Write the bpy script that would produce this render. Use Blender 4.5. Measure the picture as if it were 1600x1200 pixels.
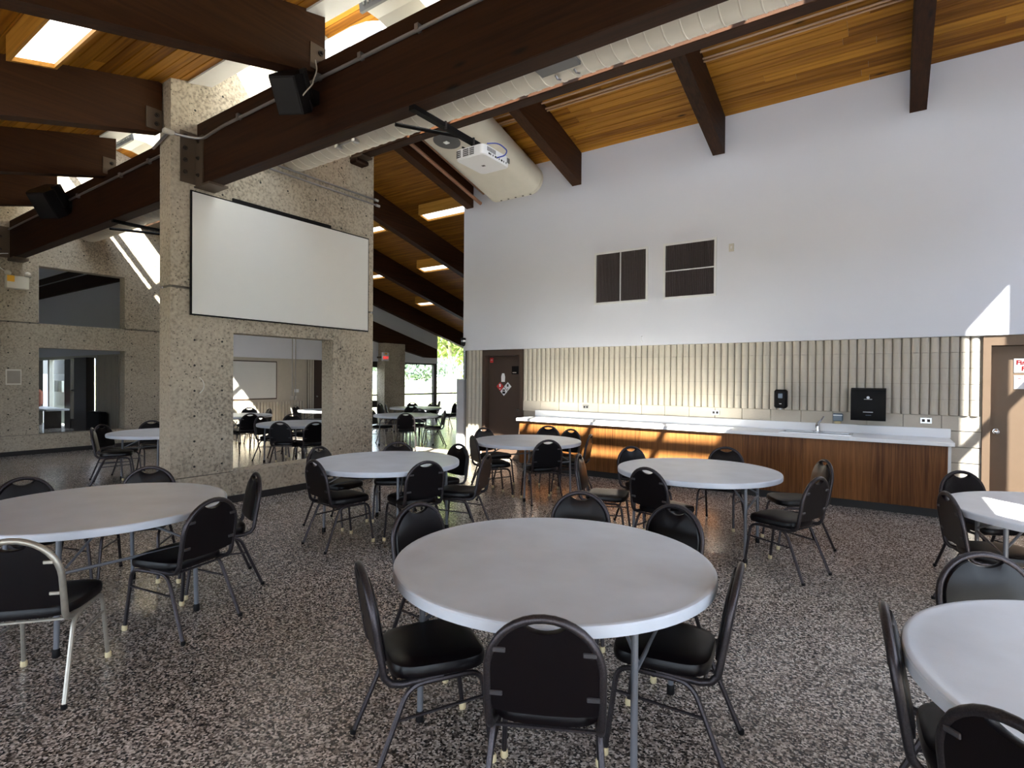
import bpy, math, random
from mathutils import Matrix, Vector
random.seed(7)
R = math.radians
S = bpy.context.scene
COL = S.collection
for o in list(bpy.data.objects):
    bpy.data.objects.remove(o)

# ------------------------------------------------------------------ camera
cam_d = bpy.data.cameras.new('camera')
cam_d.sensor_width = 36.0
cam_d.lens = 856.0 / 1600.0 * 36.0
cam_d.clip_start = 0.05
cam = bpy.data.objects.new('camera', cam_d)
COL.objects.link(cam)
cam.matrix_world = (Matrix.Translation((0, 0, 1.61)) @ Matrix.Rotation(R(34.472), 4, 'Z')
                    @ Matrix.Rotation(R(90 - 0.5465), 4, 'X') @ Matrix.Rotation(R(0.4584), 4, 'Z'))
S.camera = cam

# ------------------------------------------------------------------ sky, sun, exposure
W = bpy.data.worlds.new('sky')
S.world = W
W.use_nodes = True
bg = W.node_tree.nodes['Background']
bg.inputs[0].default_value = (0.73, 0.83, 1.0, 1)
bg.inputs[1].default_value = 6.0
SUN = Vector((0.72, -0.75, 1.0)).normalized()
sd = bpy.data.lights.new('sun', 'SUN')
sd.energy = 60.0
sd.angle = R(0.6)
sd.color = (1.0, 0.93, 0.80)
so = bpy.data.objects.new('sun', sd)
COL.objects.link(so)
so.location = SUN * 40
so.rotation_euler = SUN.to_track_quat('Z', 'Y').to_euler()
S.view_settings.view_transform = 'Standard'
S.view_settings.look = 'None'
S.view_settings.gamma = 1.0
S.view_settings.use_curve_mapping = False
S.view_settings.exposure = 0.5
S.cycles.max_bounces = 10
S.cycles.diffuse_bounces = 6
S.cycles.transparent_max_bounces = 16
S.cycles.sample_clamp_indirect = 12.0
S.cycles.caustics_reflective = False
S.cycles.caustics_refractive = False


def portal(loc, rot, sx, sy):
    d = bpy.data.lights.new('window_portal', 'AREA')
    d.shape = 'RECTANGLE'
    d.size = sx
    d.size_y = sy
    d.cycles.is_portal = True
    o = bpy.data.objects.new('window_portal', d)
    COL.objects.link(o)
    o.location = loc
    o.rotation_euler = rot


portal((-3.54, -5.1, 1.45), (R(90), 0, 0), 11.4, 2.2)             # rear window wall
portal((2.75, -0.6, 1.3), (R(90), 0, R(90)), 7.8, 1.9)         # side window wall
portal((2.76, 7.73, 3.5), (R(90), 0, R(90)), 1.95, 3.0)         # tall side window
portal((-6.2, 3.98, 6.38), (R(42), 0, 0), 16, 1.5)              # clerestory
portal((-15.2, 15.8, 1.6), (R(90), 0, R(-90)), 5.0, 3.0)       # far end glazing


# ------------------------------------------------------------------ node helpers
def newmat(name):
    m = bpy.data.materials.new(name)
    m.use_nodes = True
    nt = m.node_tree
    b = nt.nodes['Principled BSDF']
    return m, nt, b


def N(nt, t, **kw):
    n = nt.nodes.new(t)
    for k, v in kw.items():
        if k.startswith('i_'):
            key = k[2:]
            key = int(key) if key.isdigit() else key.replace('_', ' ')
            n.inputs[key].default_value = v
        else:
            setattr(n, k, v)
    return n


def L(nt, a, ao, b, bi):
    nt.links.new(a.outputs[ao], b.inputs[bi])


def ramp(nt, stops):
    r = nt.nodes.new('ShaderNodeValToRGB')
    e = r.color_ramp.elements
    while len(e) < len(stops):
        e.new(0.5)
    for i, (p, c) in enumerate(stops):
        e[i].position = p
        e[i].color = (*c, 1) if len(c) == 3 else c
    return r


def bump(nt, b, src, out, strength, dist=0.01):
    bp = N(nt, 'ShaderNodeBump')
    bp.inputs['Strength'].default_value = strength
    bp.inputs['Distance'].default_value = dist
    L(nt, src, out, bp, 'Height')
    L(nt, bp, 0, b, 'Normal')


def plain(name, col, rough=0.5, metal=0.0, var=0.06, scale=6.0, coat=0.0, bmp=0.0, bscale=60.0, spec=0.5):
    m, nt, b = newmat(name)
    g = N(nt, 'ShaderNodeNewGeometry')
    n = N(nt, 'ShaderNodeTexNoise')
    n.inputs['Scale'].default_value = scale
    n.inputs['Detail'].default_value = 4
    L(nt, g, 'Position', n, 'Vector')
    r = ramp(nt, [(0.25, [max(0, c * (1 - var)) for c in col]), (0.75, [min(1, c * (1 + var)) for c in col])])
    L(nt, n, 0, r, 0)
    L(nt, r, 0, b, 'Base Color')
    b.inputs['Roughness'].default_value = rough
    b.inputs['Metallic'].default_value = metal
    b.inputs['Specular IOR Level'].default_value = spec
    if coat:
        b.inputs['Coat Weight'].default_value = coat
        b.inputs['Coat Roughness'].default_value = 0.1
    if bmp:
        n2 = N(nt, 'ShaderNodeTexNoise')
        n2.inputs['Scale'].default_value = bscale
        n2.inputs['Detail'].default_value = 3
        L(nt, g, 'Position', n2, 'Vector')
        bump(nt, b, n2, 0, bmp)
    return m


def wood(name, dark, light, axis='X', rough=0.5, knots=True, gscale=1.0, rnd=0.45):
    m, nt, b = newmat(name)
    g = N(nt, 'ShaderNodeNewGeometry')
    oi = N(nt, 'ShaderNodeObjectInfo')
    mp = N(nt, 'ShaderNodeMapping')
    sc = {'X': (0.5, 14, 14), 'Y': (14, 0.5, 14), 'Z': (14, 14, 0.5)}[axis]
    mp.inputs['Scale'].default_value = [s * gscale for s in sc]
    off = N(nt, 'ShaderNodeVectorMath', operation='SCALE')
    cmb = N(nt, 'ShaderNodeCombineXYZ', i_0=31.0, i_1=17.0, i_2=23.0)
    L(nt, cmb, 0, off, 0)
    L(nt, oi, 'Random', off, 'Scale')
    add = N(nt, 'ShaderNodeVectorMath', operation='ADD')
    L(nt, g, 'Position', add, 0)
    L(nt, off, 0, add, 1)
    L(nt, add, 0, mp, 'Vector')
    n = N(nt, 'ShaderNodeTexNoise')
    n.inputs['Scale'].default_value = 1.6
    n.inputs['Detail'].default_value = 6
    n.inputs['Distortion'].default_value = 0.6
    L(nt, mp, 0, n, 'Vector')
    mx = N(nt, 'ShaderNodeMath', operation='MULTIPLY_ADD')
    mx.inputs[1].default_value = rnd
    mx.inputs[2].default_value = -rnd / 2
    L(nt, oi, 'Random', mx, 0)
    ad = N(nt, 'ShaderNodeMath', operation='ADD')
    L(nt, n, 0, ad, 0)
    L(nt, mx, 0, ad, 1)
    mid = [(a + c) / 2 for a, c in zip(dark, light)]
    r = ramp(nt, [(0.22, dark), (0.5, mid), (0.8, light)])
    L(nt, ad, 0, r, 0)
    last = r
    if knots:
        v = N(nt, 'ShaderNodeTexVoronoi', feature='F1')
        mp2 = N(nt, 'ShaderNodeMapping')
        k2 = {'X': (1.1, 4.0, 4.0), 'Y': (4.0, 1.1, 4.0), 'Z': (4, 4, 1.1)}[axis]
        mp2.inputs['Scale'].default_value = k2
        L(nt, add, 0, mp2, 'Vector')
        L(nt, mp2, 0, v, 'Vector')
        v.inputs['Scale'].default_value = 1.0
        kr = ramp(nt, [(0.04, (1, 1, 1)), (0.11, (0, 0, 0))])
        L(nt, v, 'Distance', kr, 0)
        mix = N(nt, 'ShaderNodeMixRGB')
        mix.inputs[2].default_value = (*[c * 0.25 for c in dark], 1)
        L(nt, kr, 0, mix, 0)
        L(nt, r, 0, mix, 1)
        last = mix
    L(nt, last, 0, b, 'Base Color')
    b.inputs['Roughness'].default_value = rough
    b.inputs['Specular IOR Level'].default_value = 0.18
    bump(nt, b, n, 0, 0.12, 0.004)
    return m


def concrete(name, col):
    m, nt, b = newmat(name)
    g = N(nt, 'ShaderNodeNewGeometry')
    big = N(nt, 'ShaderNodeTexNoise', i_Scale=0.9, i_Detail=6.0)
    L(nt, g, 'Position', big, 'Vector')
    fine = N(nt, 'ShaderNodeTexNoise', i_Scale=30.0, i_Detail=6.0)
    L(nt, g, 'Position', fine, 'Vector')
    s = N(nt, 'ShaderNodeMath', operation='MULTIPLY_ADD')
    s.inputs[1].default_value = 0.75
    L(nt, fine, 0, s, 0)
    h = N(nt, 'ShaderNodeMath', operation='MULTIPLY')
    h.inputs[1].default_value = 0.45
    L(nt, big, 0, h, 0)
    L(nt, h, 0, s, 2)
    r = ramp(nt, [(0.40, [c * 0.45 for c in col]), (0.6, col), (0.8, [min(1, c * 1.25) for c in col])])
    L(nt, s, 0, r, 0)
    v = N(nt, 'ShaderNodeTexVoronoi', feature='F1', i_Scale=24.0)
    L(nt, g, 'Position', v, 'Vector')
    n3 = N(nt, 'ShaderNodeTexNoise', i_Scale=3.0, i_Detail=2.0)
    L(nt, g, 'Position', n3, 'Vector')
    thr = N(nt, 'ShaderNodeMath', operation='MULTIPLY_ADD')
    thr.inputs[1].default_value = 0.50
    thr.inputs[2].default_value = -0.06
    L(nt, n3, 0, thr, 0)
    sub = N(nt, 'ShaderNodeMath', operation='SUBTRACT')
    L(nt, thr, 0, sub, 0)
    L(nt, v, 'Distance', sub, 1)
    gt = N(nt, 'ShaderNodeMath', operation='MULTIPLY', use_clamp=True)
    gt.inputs[1].default_value = 26.0
    L(nt, sub, 0, gt, 0)
    mix = N(nt, 'ShaderNodeMixRGB')
    mix.inputs[2].default_value = (*[c * 0.22 for c in col], 1)
    mg = N(nt, 'ShaderNodeMath', operation='MULTIPLY')
    mg.inputs[1].default_value = 0.8
    L(nt, gt, 0, mg, 0)
    L(nt, mg, 0, mix, 0)
    L(nt, r, 0, mix, 1)
    L(nt, mix, 0, b, 'Base Color')
    b.inputs['Roughness'].default_value = 0.85
    inv = N(nt, 'ShaderNodeMath', operation='SUBTRACT')
    inv.inputs[0].default_value = 1.0
    L(nt, gt, 0, inv, 1)
    bump(nt, b, inv, 0, 0.5, 0.006)
    return m


def terrazzo(name):
    m, nt, b = newmat(name)
    g = N(nt, 'ShaderNodeNewGeometry')
    v = N(nt, 'ShaderNodeTexVoronoi', feature='F1', i_Scale=108.0)
    L(nt, g, 'Position', v, 'Vector')
    sep = N(nt, 'ShaderNodeSeparateColor')
    L(nt, v, 'Color', sep, 0)
    r = ramp(nt, [(0.0, (0.012, 0.010, 0.010)), (0.28, (0.070, 0.060, 0.055)), (0.52, (0.235, 0.205, 0.185)),
                  (0.80, (0.52, 0.475, 0.44)), (1.0, (0.78, 0.74, 0.71))])
    L(nt, sep, 0, r, 0)
    n = N(nt, 'ShaderNodeTexNoise', i_Scale=1.2, i_Detail=3.0)
    L(nt, g, 'Position', n, 'Vector')
    rr = ramp(nt, [(0.3, (0.80, 0.78, 0.76)), (0.7, (1.05, 1.0, 0.98))])
    L(nt, n, 0, rr, 0)
    mul = N(nt, 'ShaderNodeMixRGB', blend_type='MULTIPLY', i_0=1.0)
    L(nt, r, 0, mul, 1)
    L(nt, rr, 0, mul, 2)
    L(nt, mul, 0, b, 'Base Color')
    b.inputs['Roughness'].default_value = 0.22
    b.inputs['Specular IOR Level'].default_value = 0.5
    n2 = N(nt, 'ShaderNodeTexNoise', i_Scale=25.0, i_Detail=2.0)
    L(nt, g, 'Position', n2, 'Vector')
    bump(nt, b, n2, 0, 0.05, 0.004)
    return m


def emis(name, col, st):
    m, nt, b = newmat(name)
    b.inputs['Base Color'].default_value = (*col, 1)
    b.inputs['Emission Color'].default_value = (*col, 1)
    b.inputs['Emission Strength'].default_value = st
    return m


def glass(name, tint=(0.95, 0.97, 0.96), refl=0.06):
    m, nt, b = newmat(name)
    nt.nodes.remove(b)
    t = N(nt, 'ShaderNodeBsdfTransparent')
    t.inputs[0].default_value = (*tint, 1)
    gl = N(nt, 'ShaderNodeBsdfGlossy')
    gl.inputs['Roughness'].default_value = 0.03
    mx = N(nt, 'ShaderNodeMixShader', i_0=refl)
    L(nt, t, 0, mx, 1)
    L(nt, gl, 0, mx, 2)
    L(nt, mx, 0, nt.nodes['Material Output'], 0)
    return m


def leafmat(name, a, c):
    m, nt, b = newmat(name)
    g = N(nt, 'ShaderNodeNewGeometry')
    n = N(nt, 'ShaderNodeTexNoise', i_Scale=2.5, i_Detail=3.0)
    L(nt, g, 'Position', n, 'Vector')
    r = ramp(nt, [(0.3, a), (0.7, c)])
    L(nt, n, 0, r, 0)
    L(nt, r, 0, b, 'Base Color')
    b.inputs['Roughness'].default_value = 0.6
    b.inputs['Transmission Weight'].default_value = 0.0
    return m


M = dict(
    floor=terrazzo('terrazzo'),
    concrete=concrete('board_concrete', (0.38, 0.325, 0.25)),
    groove=plain('joint_shadow_gap', (0.16, 0.14, 0.12), 0.9),
    hole=plain('tie_hole_dark', (0.03, 0.028, 0.025), 0.9),
    base=plain('black_rubber_base', (0.012, 0.010, 0.010), 0.45),
    plank=wood('amber_plank', (0.15, 0.052, 0.005), (0.45, 0.205, 0.024), 'X', 0.5),
    beam=wood('dark_glulam', (0.011, 0.0034, 0.0010), (0.036, 0.0122, 0.0036), 'X', 0.65, True, 1.2, 0.2),
    rafter=wood('dark_rafter', (0.015, 0.0046, 0.0013), (0.050, 0.0175, 0.0048), 'Y', 0.65, True, 1.2, 0.3),
    steel=plain('brown_steel', (0.085, 0.058, 0.038), 0.5, 0.3),
    bolt=plain('dark_bolt', (0.03, 0.022, 0.018), 0.5, 0.5),
    white=plain('white_paint', (0.71, 0.715, 0.775), 0.6, 0, 0.015, 1.5),
    trimw=plain('white_trim', (0.72, 0.72, 0.72), 0.5, 0, 0.02),
    cream=plain('cream_block', (0.50, 0.45, 0.375), 0.65, 0, 0.04, 9.0, 0, 0.25, 90.0),
    joint=plain('block_joint', (0.34, 0.30, 0.245), 0.8),
    counter=plain('white_laminate', (0.82, 0.82, 0.84), 0.3, 0, 0.01),
    veneer=wood('walnut_veneer', (0.085, 0.030, 0.009), (0.25, 0.105, 0.033), 'Z', 0.4, False, 2.2, 0.25),
    kick=plain('black_kick', (0.010, 0.009, 0.009), 0.5),
    brown=plain('brown_door_paint', (0.060, 0.038, 0.028), 0.45, 0, 0.03),
    tan=plain('tan_door_paint', (0.17, 0.112, 0.07), 0.5, 0, 0.03),
    tabletop=plain('grey_plastic', (0.57, 0.60, 0.665), 0.40, 0, 0.09, 4.0, 0, 0.06, 220.0),
    tableleg=plain('grey_enamel', (0.16, 0.165, 0.185), 0.4, 0.2),
    rubber=plain('black_rubber', (0.006, 0.005, 0.0055), 0.6, spec=0.2),
    vinyl=plain('black_vinyl', (0.0026, 0.0014, 0.0022), 0.34, 0, 0.1, 8.0, 0, 0.04, 300.0, 0.26),
    frame=plain('hammered_black_metal', (0.050, 0.043, 0.047), 0.36, 0.75, 0.35, 180.0, 0, 0.12, 260.0, 0.35),
    tab=plain('dark_grey_tab', (0.05, 0.046, 0.05), 0.4, 0.4),
    cap=plain('beige_felt_cap', (0.66, 0.55, 0.33), 0.8),
    duct=plain('beige_duct', (0.66, 0.62, 0.53), 0.45, 0.0, 0.03),
    ductgrey=plain('grey_duct', (0.40, 0.385, 0.36), 0.4, 0.1, 0.04),
    grille=plain('dark_grey_grille', (0.10, 0.10, 0.105), 0.5),
    conduit=plain('galvanized_conduit', (0.26, 0.25, 0.25), 0.35, 0.7),
    copper=plain('painted_copper_pipe', (0.26, 0.13, 0.075), 0.45, 0.1),
    pinkpipe=plain('tan_painted_conduit', (0.42, 0.25, 0.15), 0.45),
    screen=plain('matte_white_screen', (0.66, 0.65, 0.62), 0.65, 0, 0.01),
    black=plain('black_plastic', (0.004, 0.0032, 0.0036), 0.55, spec=0.16),
    blackmetal=plain('black_strut', (0.006, 0.005, 0.005), 0.6, 0.0, spec=0.08),
    plastic=plain('white_plastic', (0.80, 0.80, 0.82), 0.4, 0, 0.01),
    vent=plain('brown_vent_mesh', (0.060, 0.045, 0.042), 0.6, 0.1, 0.1, 40.0),
    chrome=plain('chrome', (0.72, 0.72, 0.74), 0.12, 1.0, 0.02),
    stain=plain('brushed_stainless', (0.55, 0.55, 0.56), 0.28, 1.0, 0.05, 40.0),
    red=plain('red_print', (0.55, 0.03, 0.03), 0.5),
    redink=plain('red_ink', (0.20, 0.006, 0.008), 0.7, spec=0.1),
    yellow=plain('orange_label', (0.85, 0.45, 0.03), 0.5),
    blue=plain('blue_cable', (0.03, 0.06, 0.35), 0.4),
    bluegrey=plain('blue_grey_plastic', (0.12, 0.16, 0.21), 0.35),
    almond=plain('almond_plate', (0.55, 0.52, 0.46), 0.5),
    lampbox=wood('amber_lamp_box', (0.34, 0.15, 0.02), (0.62, 0.32, 0.06), 'X', 0.45, False),
    lamp=emis('lamp_diffuser', (1.0, 0.97, 0.90), 2.0),
    exitred=emis('exit_letters', (0.9, 0.02, 0.02), 0.8),
    glass=glass('window_glass'),
    tint=glass('dimming_glass', (0.52, 0.54, 0.57), 0.06),  # tint added to unseen panes to dim the daylight they let in
    mull=plain('dark_bronze_mullion', (0.030, 0.022, 0.018), 0.4, 0.3),
    mullw=plain('pale_mullion', (0.55, 0.53, 0.48), 0.45),
    lawn=leafmat('lawn', (0.34, 0.38, 0.18), (0.52, 0.54, 0.34)),  # grass of the bank, sun glare put into its colour by paling
    lawndark=leafmat('darkened_lawn', (0.085, 0.10, 0.06), (0.13, 0.15, 0.09)),  # same grass darkened in the colour to cut green bounce light
    paving=plain('pale_paving', (0.20, 0.20, 0.205), 0.8),
    leafy=leafmat('bright_leaf', (0.09, 0.16, 0.025), (0.36, 0.42, 0.13)),
    leafd=leafmat('spruce_leaf', (0.03, 0.06, 0.05), (0.12, 0.18, 0.15)),
    bark=plain('pale_bark', (0.36, 0.31, 0.26), 0.9, 0, 0.2, 20.0),
    locker=plain('pale_grey_locker', (0.50, 0.50, 0.53), 0.45, 0.1),
    rubbergrey=plain('roof_outer', (0.25, 0.24, 0.23), 0.9),
    chairpale=plain('pale_and_sunlit_metal', (0.36, 0.33, 0.28), 0.35, 0.6, 0.1, 40.0),  # pale frame metal, also paints sunlit edges on two far chairs
    orange=plain('orange_fabric', (0.16, 0.05, 0.03), 0.9),
    frosted=plain('frosted_panel', (0.70, 0.72, 0.66), 0.6),  # even pale colour of one small panel
)

# ------------------------------------------------------------------ mesh helpers
WL = {}


class MB:
    def __init__(s):
        s.v = []
        s.f = []

    def box(s, x0, x1, y0, y1, z0, z1):
        n = len(s.v)
        s.v += [(x0, y0, z0), (x1, y0, z0), (x1, y1, z0), (x0, y1, z0), (x0, y0, z1), (x1, y0, z1), (x1, y1, z1), (x0, y1, z1)]
        for q in [(0, 3, 2, 1), (4, 5, 6, 7), (0, 1, 5, 4), (1, 2, 6, 5), (2, 3, 7, 6), (3, 0, 4, 7)]:
            s.f.append(tuple(n + i for i in q))
        return s

    def cbox(s, x0, x1, y0, y1, z0, z1, c):
        """box with chamfered vertical+horizontal edges"""
        n = len(s.v)
        xs = (x0, x1)
        ys = (y0, y1)
        zs = (z0, z1)
        pts = []
        idx = {}
        for i in (0, 1):
            for j in (0, 1):
                for k in (0, 1):
                    sx, sy, sz = (1, -1)[i], (1, -1)[j], (1, -1)[k]
                    for a in range(3):
                        p = [xs[i] + sx * c, ys[j] + sy * c, zs[k] + sz * c]
                        p[a] = (xs, ys, zs)[a][(i, j, k)[a]]
                        idx[(i, j, k, a)] = n + len(pts)
                        pts.append(tuple(p))
        s.v += pts
        G = lambda i, j, k, a: idx[(i, j, k, a)]
        F = []
        for i in (0, 1):
            F.append([G(i, 0, 0, 0), G(i, 1, 0, 0), G(i, 1, 1, 0), G(i, 0, 1, 0)][::(-1 if i == 0 else 1)])
            F.append([G(0, i, 0, 1), G(0, i, 1, 1), G(1, i, 1, 1), G(1, i, 0, 1)][::(-1 if i == 0 else 1)])
            F.append([G(0, 0, i, 2), G(1, 0, i, 2), G(1, 1, i, 2), G(0, 1, i, 2)][::(-1 if i == 0 else 1)])
        for i in (0, 1):
            for j in (0, 1):
                F.append([G(i, j, 0, 0), G(i, j, 1, 0), G(i, j, 1, 1), G(i, j, 0, 1)])
                F.append([G(i, 0, j, 0), G(i, 1, j, 0), G(i, 1, j, 2), G(i, 0, j, 2)])
                F.append([G(0, i, j, 1), G(1, i, j, 1), G(1, i, j, 2), G(0, i, j, 2)])
                for k in (0, 1):
                    F.append([G(i, j, k, 0), G(i, j, k, 1), G(i, j, k, 2)])
        s.f += [tuple(q) for q in F]
        return s

    def tube(s, pts, r, n=8, flat=None, cap=True, closed=False):
        pts = [Vector(p) for p in pts]
        m = len(pts)
        rings = []
        up = None
        for i, p in enumerate(pts):
            if closed:
                t = pts[(i + 1) % m] - pts[i - 1]
            else:
                t = (pts[min(i + 1, m - 1)] - pts[max(i - 1, 0)])
            t.normalize()
            if up is None:
                up = Vector((0, 0, 1)) if abs(t.z) < 0.9 else Vector((0, 1, 0))
            a = up - t * up.dot(t)
            if a.length < 1e-4:
                a = Vector((1, 0, 0)) - t * t.x
            a.normalize()
            b = t.cross(a)
            up = a
            rr = r[i] if isinstance(r, (list, tuple)) else r
            rings.append(len(s.v))
            for k in range(n):
                th = 2 * math.pi * k / n
                s.v.append(tuple(p + a * (math.cos(th) * rr) + b * (math.sin(th) * rr)))
        rng = range(m if closed else m - 1)
        for i in rng:
            q0, q1 = rings[i], rings[(i + 1) % m]
            for k in range(n):
                s.f.append((q0 + k, q0 + (k + 1) % n, q1 + (k + 1) % n, q1 + k))
        if cap and not closed:
            s.f.append(tuple(rings[0] + k for k in range(n))[::-1])
            s.f.append(tuple(rings[-1] + k for k in range(n)))
        return s

    def lathe(s, prof, n=32, c=(0, 0, 0), axis='Z'):
        """prof: list of (radius, height)"""
        base = len(s.v)
        for (r, h) in prof:
            for k in range(n):
                th = 2 * math.pi * k / n
                a, b = r * math.cos(th), r * math.sin(th)
                p = {'Z': (a, b, h), 'X': (h, a, b), 'Y': (b, h, a)}[axis]
                s.v.append((p[0] + c[0], p[1] + c[1], p[2] + c[2]))
        for i in range(len(prof) - 1):
            for k in range(n):
                a0 = base + i * n + k
                a1 = base + i * n + (k + 1) % n
                s.f.append((a0, a1, a1 + n, a0 + n))
        s.f.append(tuple(base + k for k in range(n))[::-1])
        s.f.append(tuple(base + (len(prof) - 1) * n + k for k in range(n)))
        return s

    def prism(s, poly, d0, d1, axis='X'):
        """extrude a 2d polygon; axis X: poly=(y,z); Y: poly=(x,z); Z: poly=(x,y)"""
        n = len(s.v)
        k = len(poly)
        f = {'X': lambda p, d: (d, p[0], p[1]), 'Y': lambda p, d: (p[0], d, p[1]), 'Z': lambda p, d: (p[0], p[1], d)}[axis]
        s.v += [f(p, d0) for p in poly] + [f(p, d1) for p in poly]
        s.f.append(tuple(range(n, n + k))[::-1])
        s.f.append(tuple(range(n + k, n + 2 * k)))
        for i in range(k):
            j = (i + 1) % k
            s.f.append((n + i, n + j, n + k + j, n + k + i))
        return s

    def quad(s, a, b, c, d):
        n = len(s.v)
        s.v += [tuple(a), tuple(b), tuple(c), tuple(d)]
        s.f.append((n, n + 1, n + 2, n + 3))
        return s

    def xf(s, mat, start=0):
        s.v = s.v[:start] + [tuple(mat @ Vector(p)) for p in s.v[start:]]
        return s

    def build(s, name, mat, parent=None, smooth=False, origin=None, fixn=True):
        me = bpy.data.meshes.new(name)
        if origin is None:
            if parent is not None and parent.type == 'EMPTY' and False:
                origin = WL[parent.name]
            else:
                xs = [p[0] for p in s.v]
                ys = [p[1] for p in s.v]
                zs = [p[2] for p in s.v]
                origin = ((min(xs) + max(xs)) / 2, (min(ys) + max(ys)) / 2, min(zs))
        ox, oy, oz = origin
        me.from_pydata([(p[0] - ox, p[1] - oy, p[2] - oz) for p in s.v], [], s.f)
        if fixn:
            import bmesh
            bm = bmesh.new()
            bm.from_mesh(me)
            bmesh.ops.recalc_face_normals(bm, faces=bm.faces)
            bm.to_mesh(me)
            bm.free()
        me.materials.append(M[mat] if isinstance(mat, str) else mat)
        if smooth:
            me.shade_smooth()
            me.set_sharp_from_angle(angle=R(28 if name == 'tabletop' else 40))
        o = bpy.data.objects.new(name, me)
        COL.objects.link(o)
        pl = WL[parent.name] if parent else (0, 0, 0)
        o.parent = parent
        o.location = (ox - pl[0], oy - pl[1], oz - pl[2])
        WL[o.name] = (ox, oy, oz)
        return o


def tag(o, label=None, cat=None, group=None, kind=None):
    if label:
        o['label'] = label
    if cat:
        o['category'] = cat
    if group:
        o['group'] = group
    if kind:
        o['kind'] = kind
    return o


def thing(name, label, cat, loc=(0, 0, 0), group=None):
    o = bpy.data.objects.new(name, None)
    o.empty_display_size = 0.1
    COL.objects.link(o)
    o.location = loc
    WL[o.name] = tuple(loc)
    return tag(o, label, cat, group)


def struct(o):
    o['kind'] = 'structure'
    return o


def sroot(name, loc=(0, 0, 0)):
    o = bpy.data.objects.new(name, None)
    o.empty_display_size = 0.1
    COL.objects.link(o)
    o.location = loc
    WL[o.name] = tuple(loc)
    o['kind'] = 'structure'
    return o


def inst(src, parent, loc, rot=None, scale=None):
    """copy of a mesh object, sharing data; loc in world"""
    c = src.copy()
    COL.objects.link(c)
    c.parent = parent
    pl = WL[parent.name] if parent else (0, 0, 0)
    c.location = (loc[0] - pl[0], loc[1] - pl[1], loc[2] - pl[2])
    WL[c.name] = tuple(loc)
    if rot is not None:
        c.rotation_euler = rot
    if scale is not None:
        c.scale = scale
    return c


def copy_tree(o, parent=None):
    c = o.copy()
    COL.objects.link(c)
    c.parent = parent
    for ch in list(o.children):
        copy_tree(ch, c)
    return c


def arc(c, r, a0, a1, n, f):
    return [f(c[0] + r * math.cos(R(a0 + (a1 - a0) * i / n)), c[1] + r * math.sin(R(a0 + (a1 - a0) * i / n))) for i in range(n + 1)]


def fillet(pts, rad, n=5):
    """round the corners of a 3d polyline"""
    P = [Vector(p) for p in pts]
    out = [P[0]]
    for i in range(1, len(P) - 1):
        a = (P[i - 1] - P[i])
        b = (P[i + 1] - P[i])
        d = min(rad, a.length * 0.49, b.length * 0.49)
        p0 = P[i] + a.normalized() * d
        p2 = P[i] + b.normalized() * d
        for k in range(n + 1):
            t = k / n
            out.append(p0 * (1 - t) ** 2 + P[i] * 2 * t * (1 - t) + p2 * t * t)
    out.append(P[-1])
    return out


SL = 0.255
zR = lambda y: 5.675 + SL * (8.836 - y)          # underside of right (north) roof
zL = lambda y: 5.16 + SL * (y - 3.41)            # underside of left (south) roof
AR = math.atan(SL)
RAFX = [-14.53, -12.068, -9.607, -7.146, -4.677, -2.206, 0.277]

# ================================================================== SHELL
m = MB()
m.box(-24, 2.7, -5.0, 6.3, -0.2, 0.0)
m.box(-15.25, 2.7, 6.3, 18.8, -0.2, 0.0)
fl = m.build('floor', 'floor')
struct(fl)

# ---------------- concrete cross walls
def pier(name, x1, lower_only=False):
    """concrete cross wall; x1 = face towards +X; 0.27 thick"""
    x0 = x1 - 0.27
    root = sroot(name, (x1 - 0.135, 4.5, 0))
    y0, y1 = 3.0, 6.03
    m = MB()
    a, b = 3.743, 5.265          # opening in Y
    m.box(x0, x1, y0, y1, 0.0, 0.395)                              # plinth
    m.build('plinth', 'concrete', root)
    m = MB()
    m.box(x0, x1, y0, a, 0.405, 2.645)
    m.box(x0, x1, b, y1, 0.405, 2.645)
    m.box(x0, x1, a, b, 2.167, 2.66)
    m.build('lower_lift', 'concrete', root)
    m = MB()
    m.box(x0, x1, y0, a, 2.675, 3.83)
    m.box(x0, x1, b, y1, 2.675, 3.83)
    top = [(y0, 3.83), (y1, 3.83), (y1, zR(y1)), (5.53, zR(5.53)), (4.62, zR(4.62)), (3.50, 5.24), (y0, zL(y0) + 0.02)]
    m.prism(top, x0, x1, 'X')
    m.build('upper_lift', 'concrete', root)
    m = MB().box(x0 + 0.025, x1 - 0.025, y0 + 0.025, a - 0.025, 0.39, 2.68)
    m.box(x0 + 0.025, x1 - 0.025, b + 0.025, y1 - 0.025, 0.39, 2.68)
    m.build('joint_core', 'groove', root)
    # form tie holes in a grid, flat discs with the hollow's shade painted dark
    h = MB()
    for zz in [0.52 + 0.305 * i for i in range(0, 16)]:
        for yy in (3.27, 3.60, 4.1, 4.5, 4.95, 5.40, 5.88):
            if a - 0.06 < yy < b + 0.06 and (zz < 2.22 or 2.6 < zz < 3.9):
                continue
            if zz > 4.9 and yy < 3.5:
                continue
            r = 0.014
            n = len(h.v)
            for k in range(8):
                h.v.append((x1 + 0.001, yy + r * math.cos(k * math.pi / 4), zz + r * math.sin(k * math.pi / 4)))
            h.f.append(tuple(range(n, n + 8)))
    t = h.build('tie_hole', 'hole', root, fixn=False)
    t['kind'] = 'stuff'
    MB().box(x0 - 0.012, x1 + 0.012, y0 - 0.012, y1 + 0.012, 0.0, 0.092).build('base_strip', 'base', root)
    return root


pier('wall_centre', -6.877)
pier('wall_left', -14.257)

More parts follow.
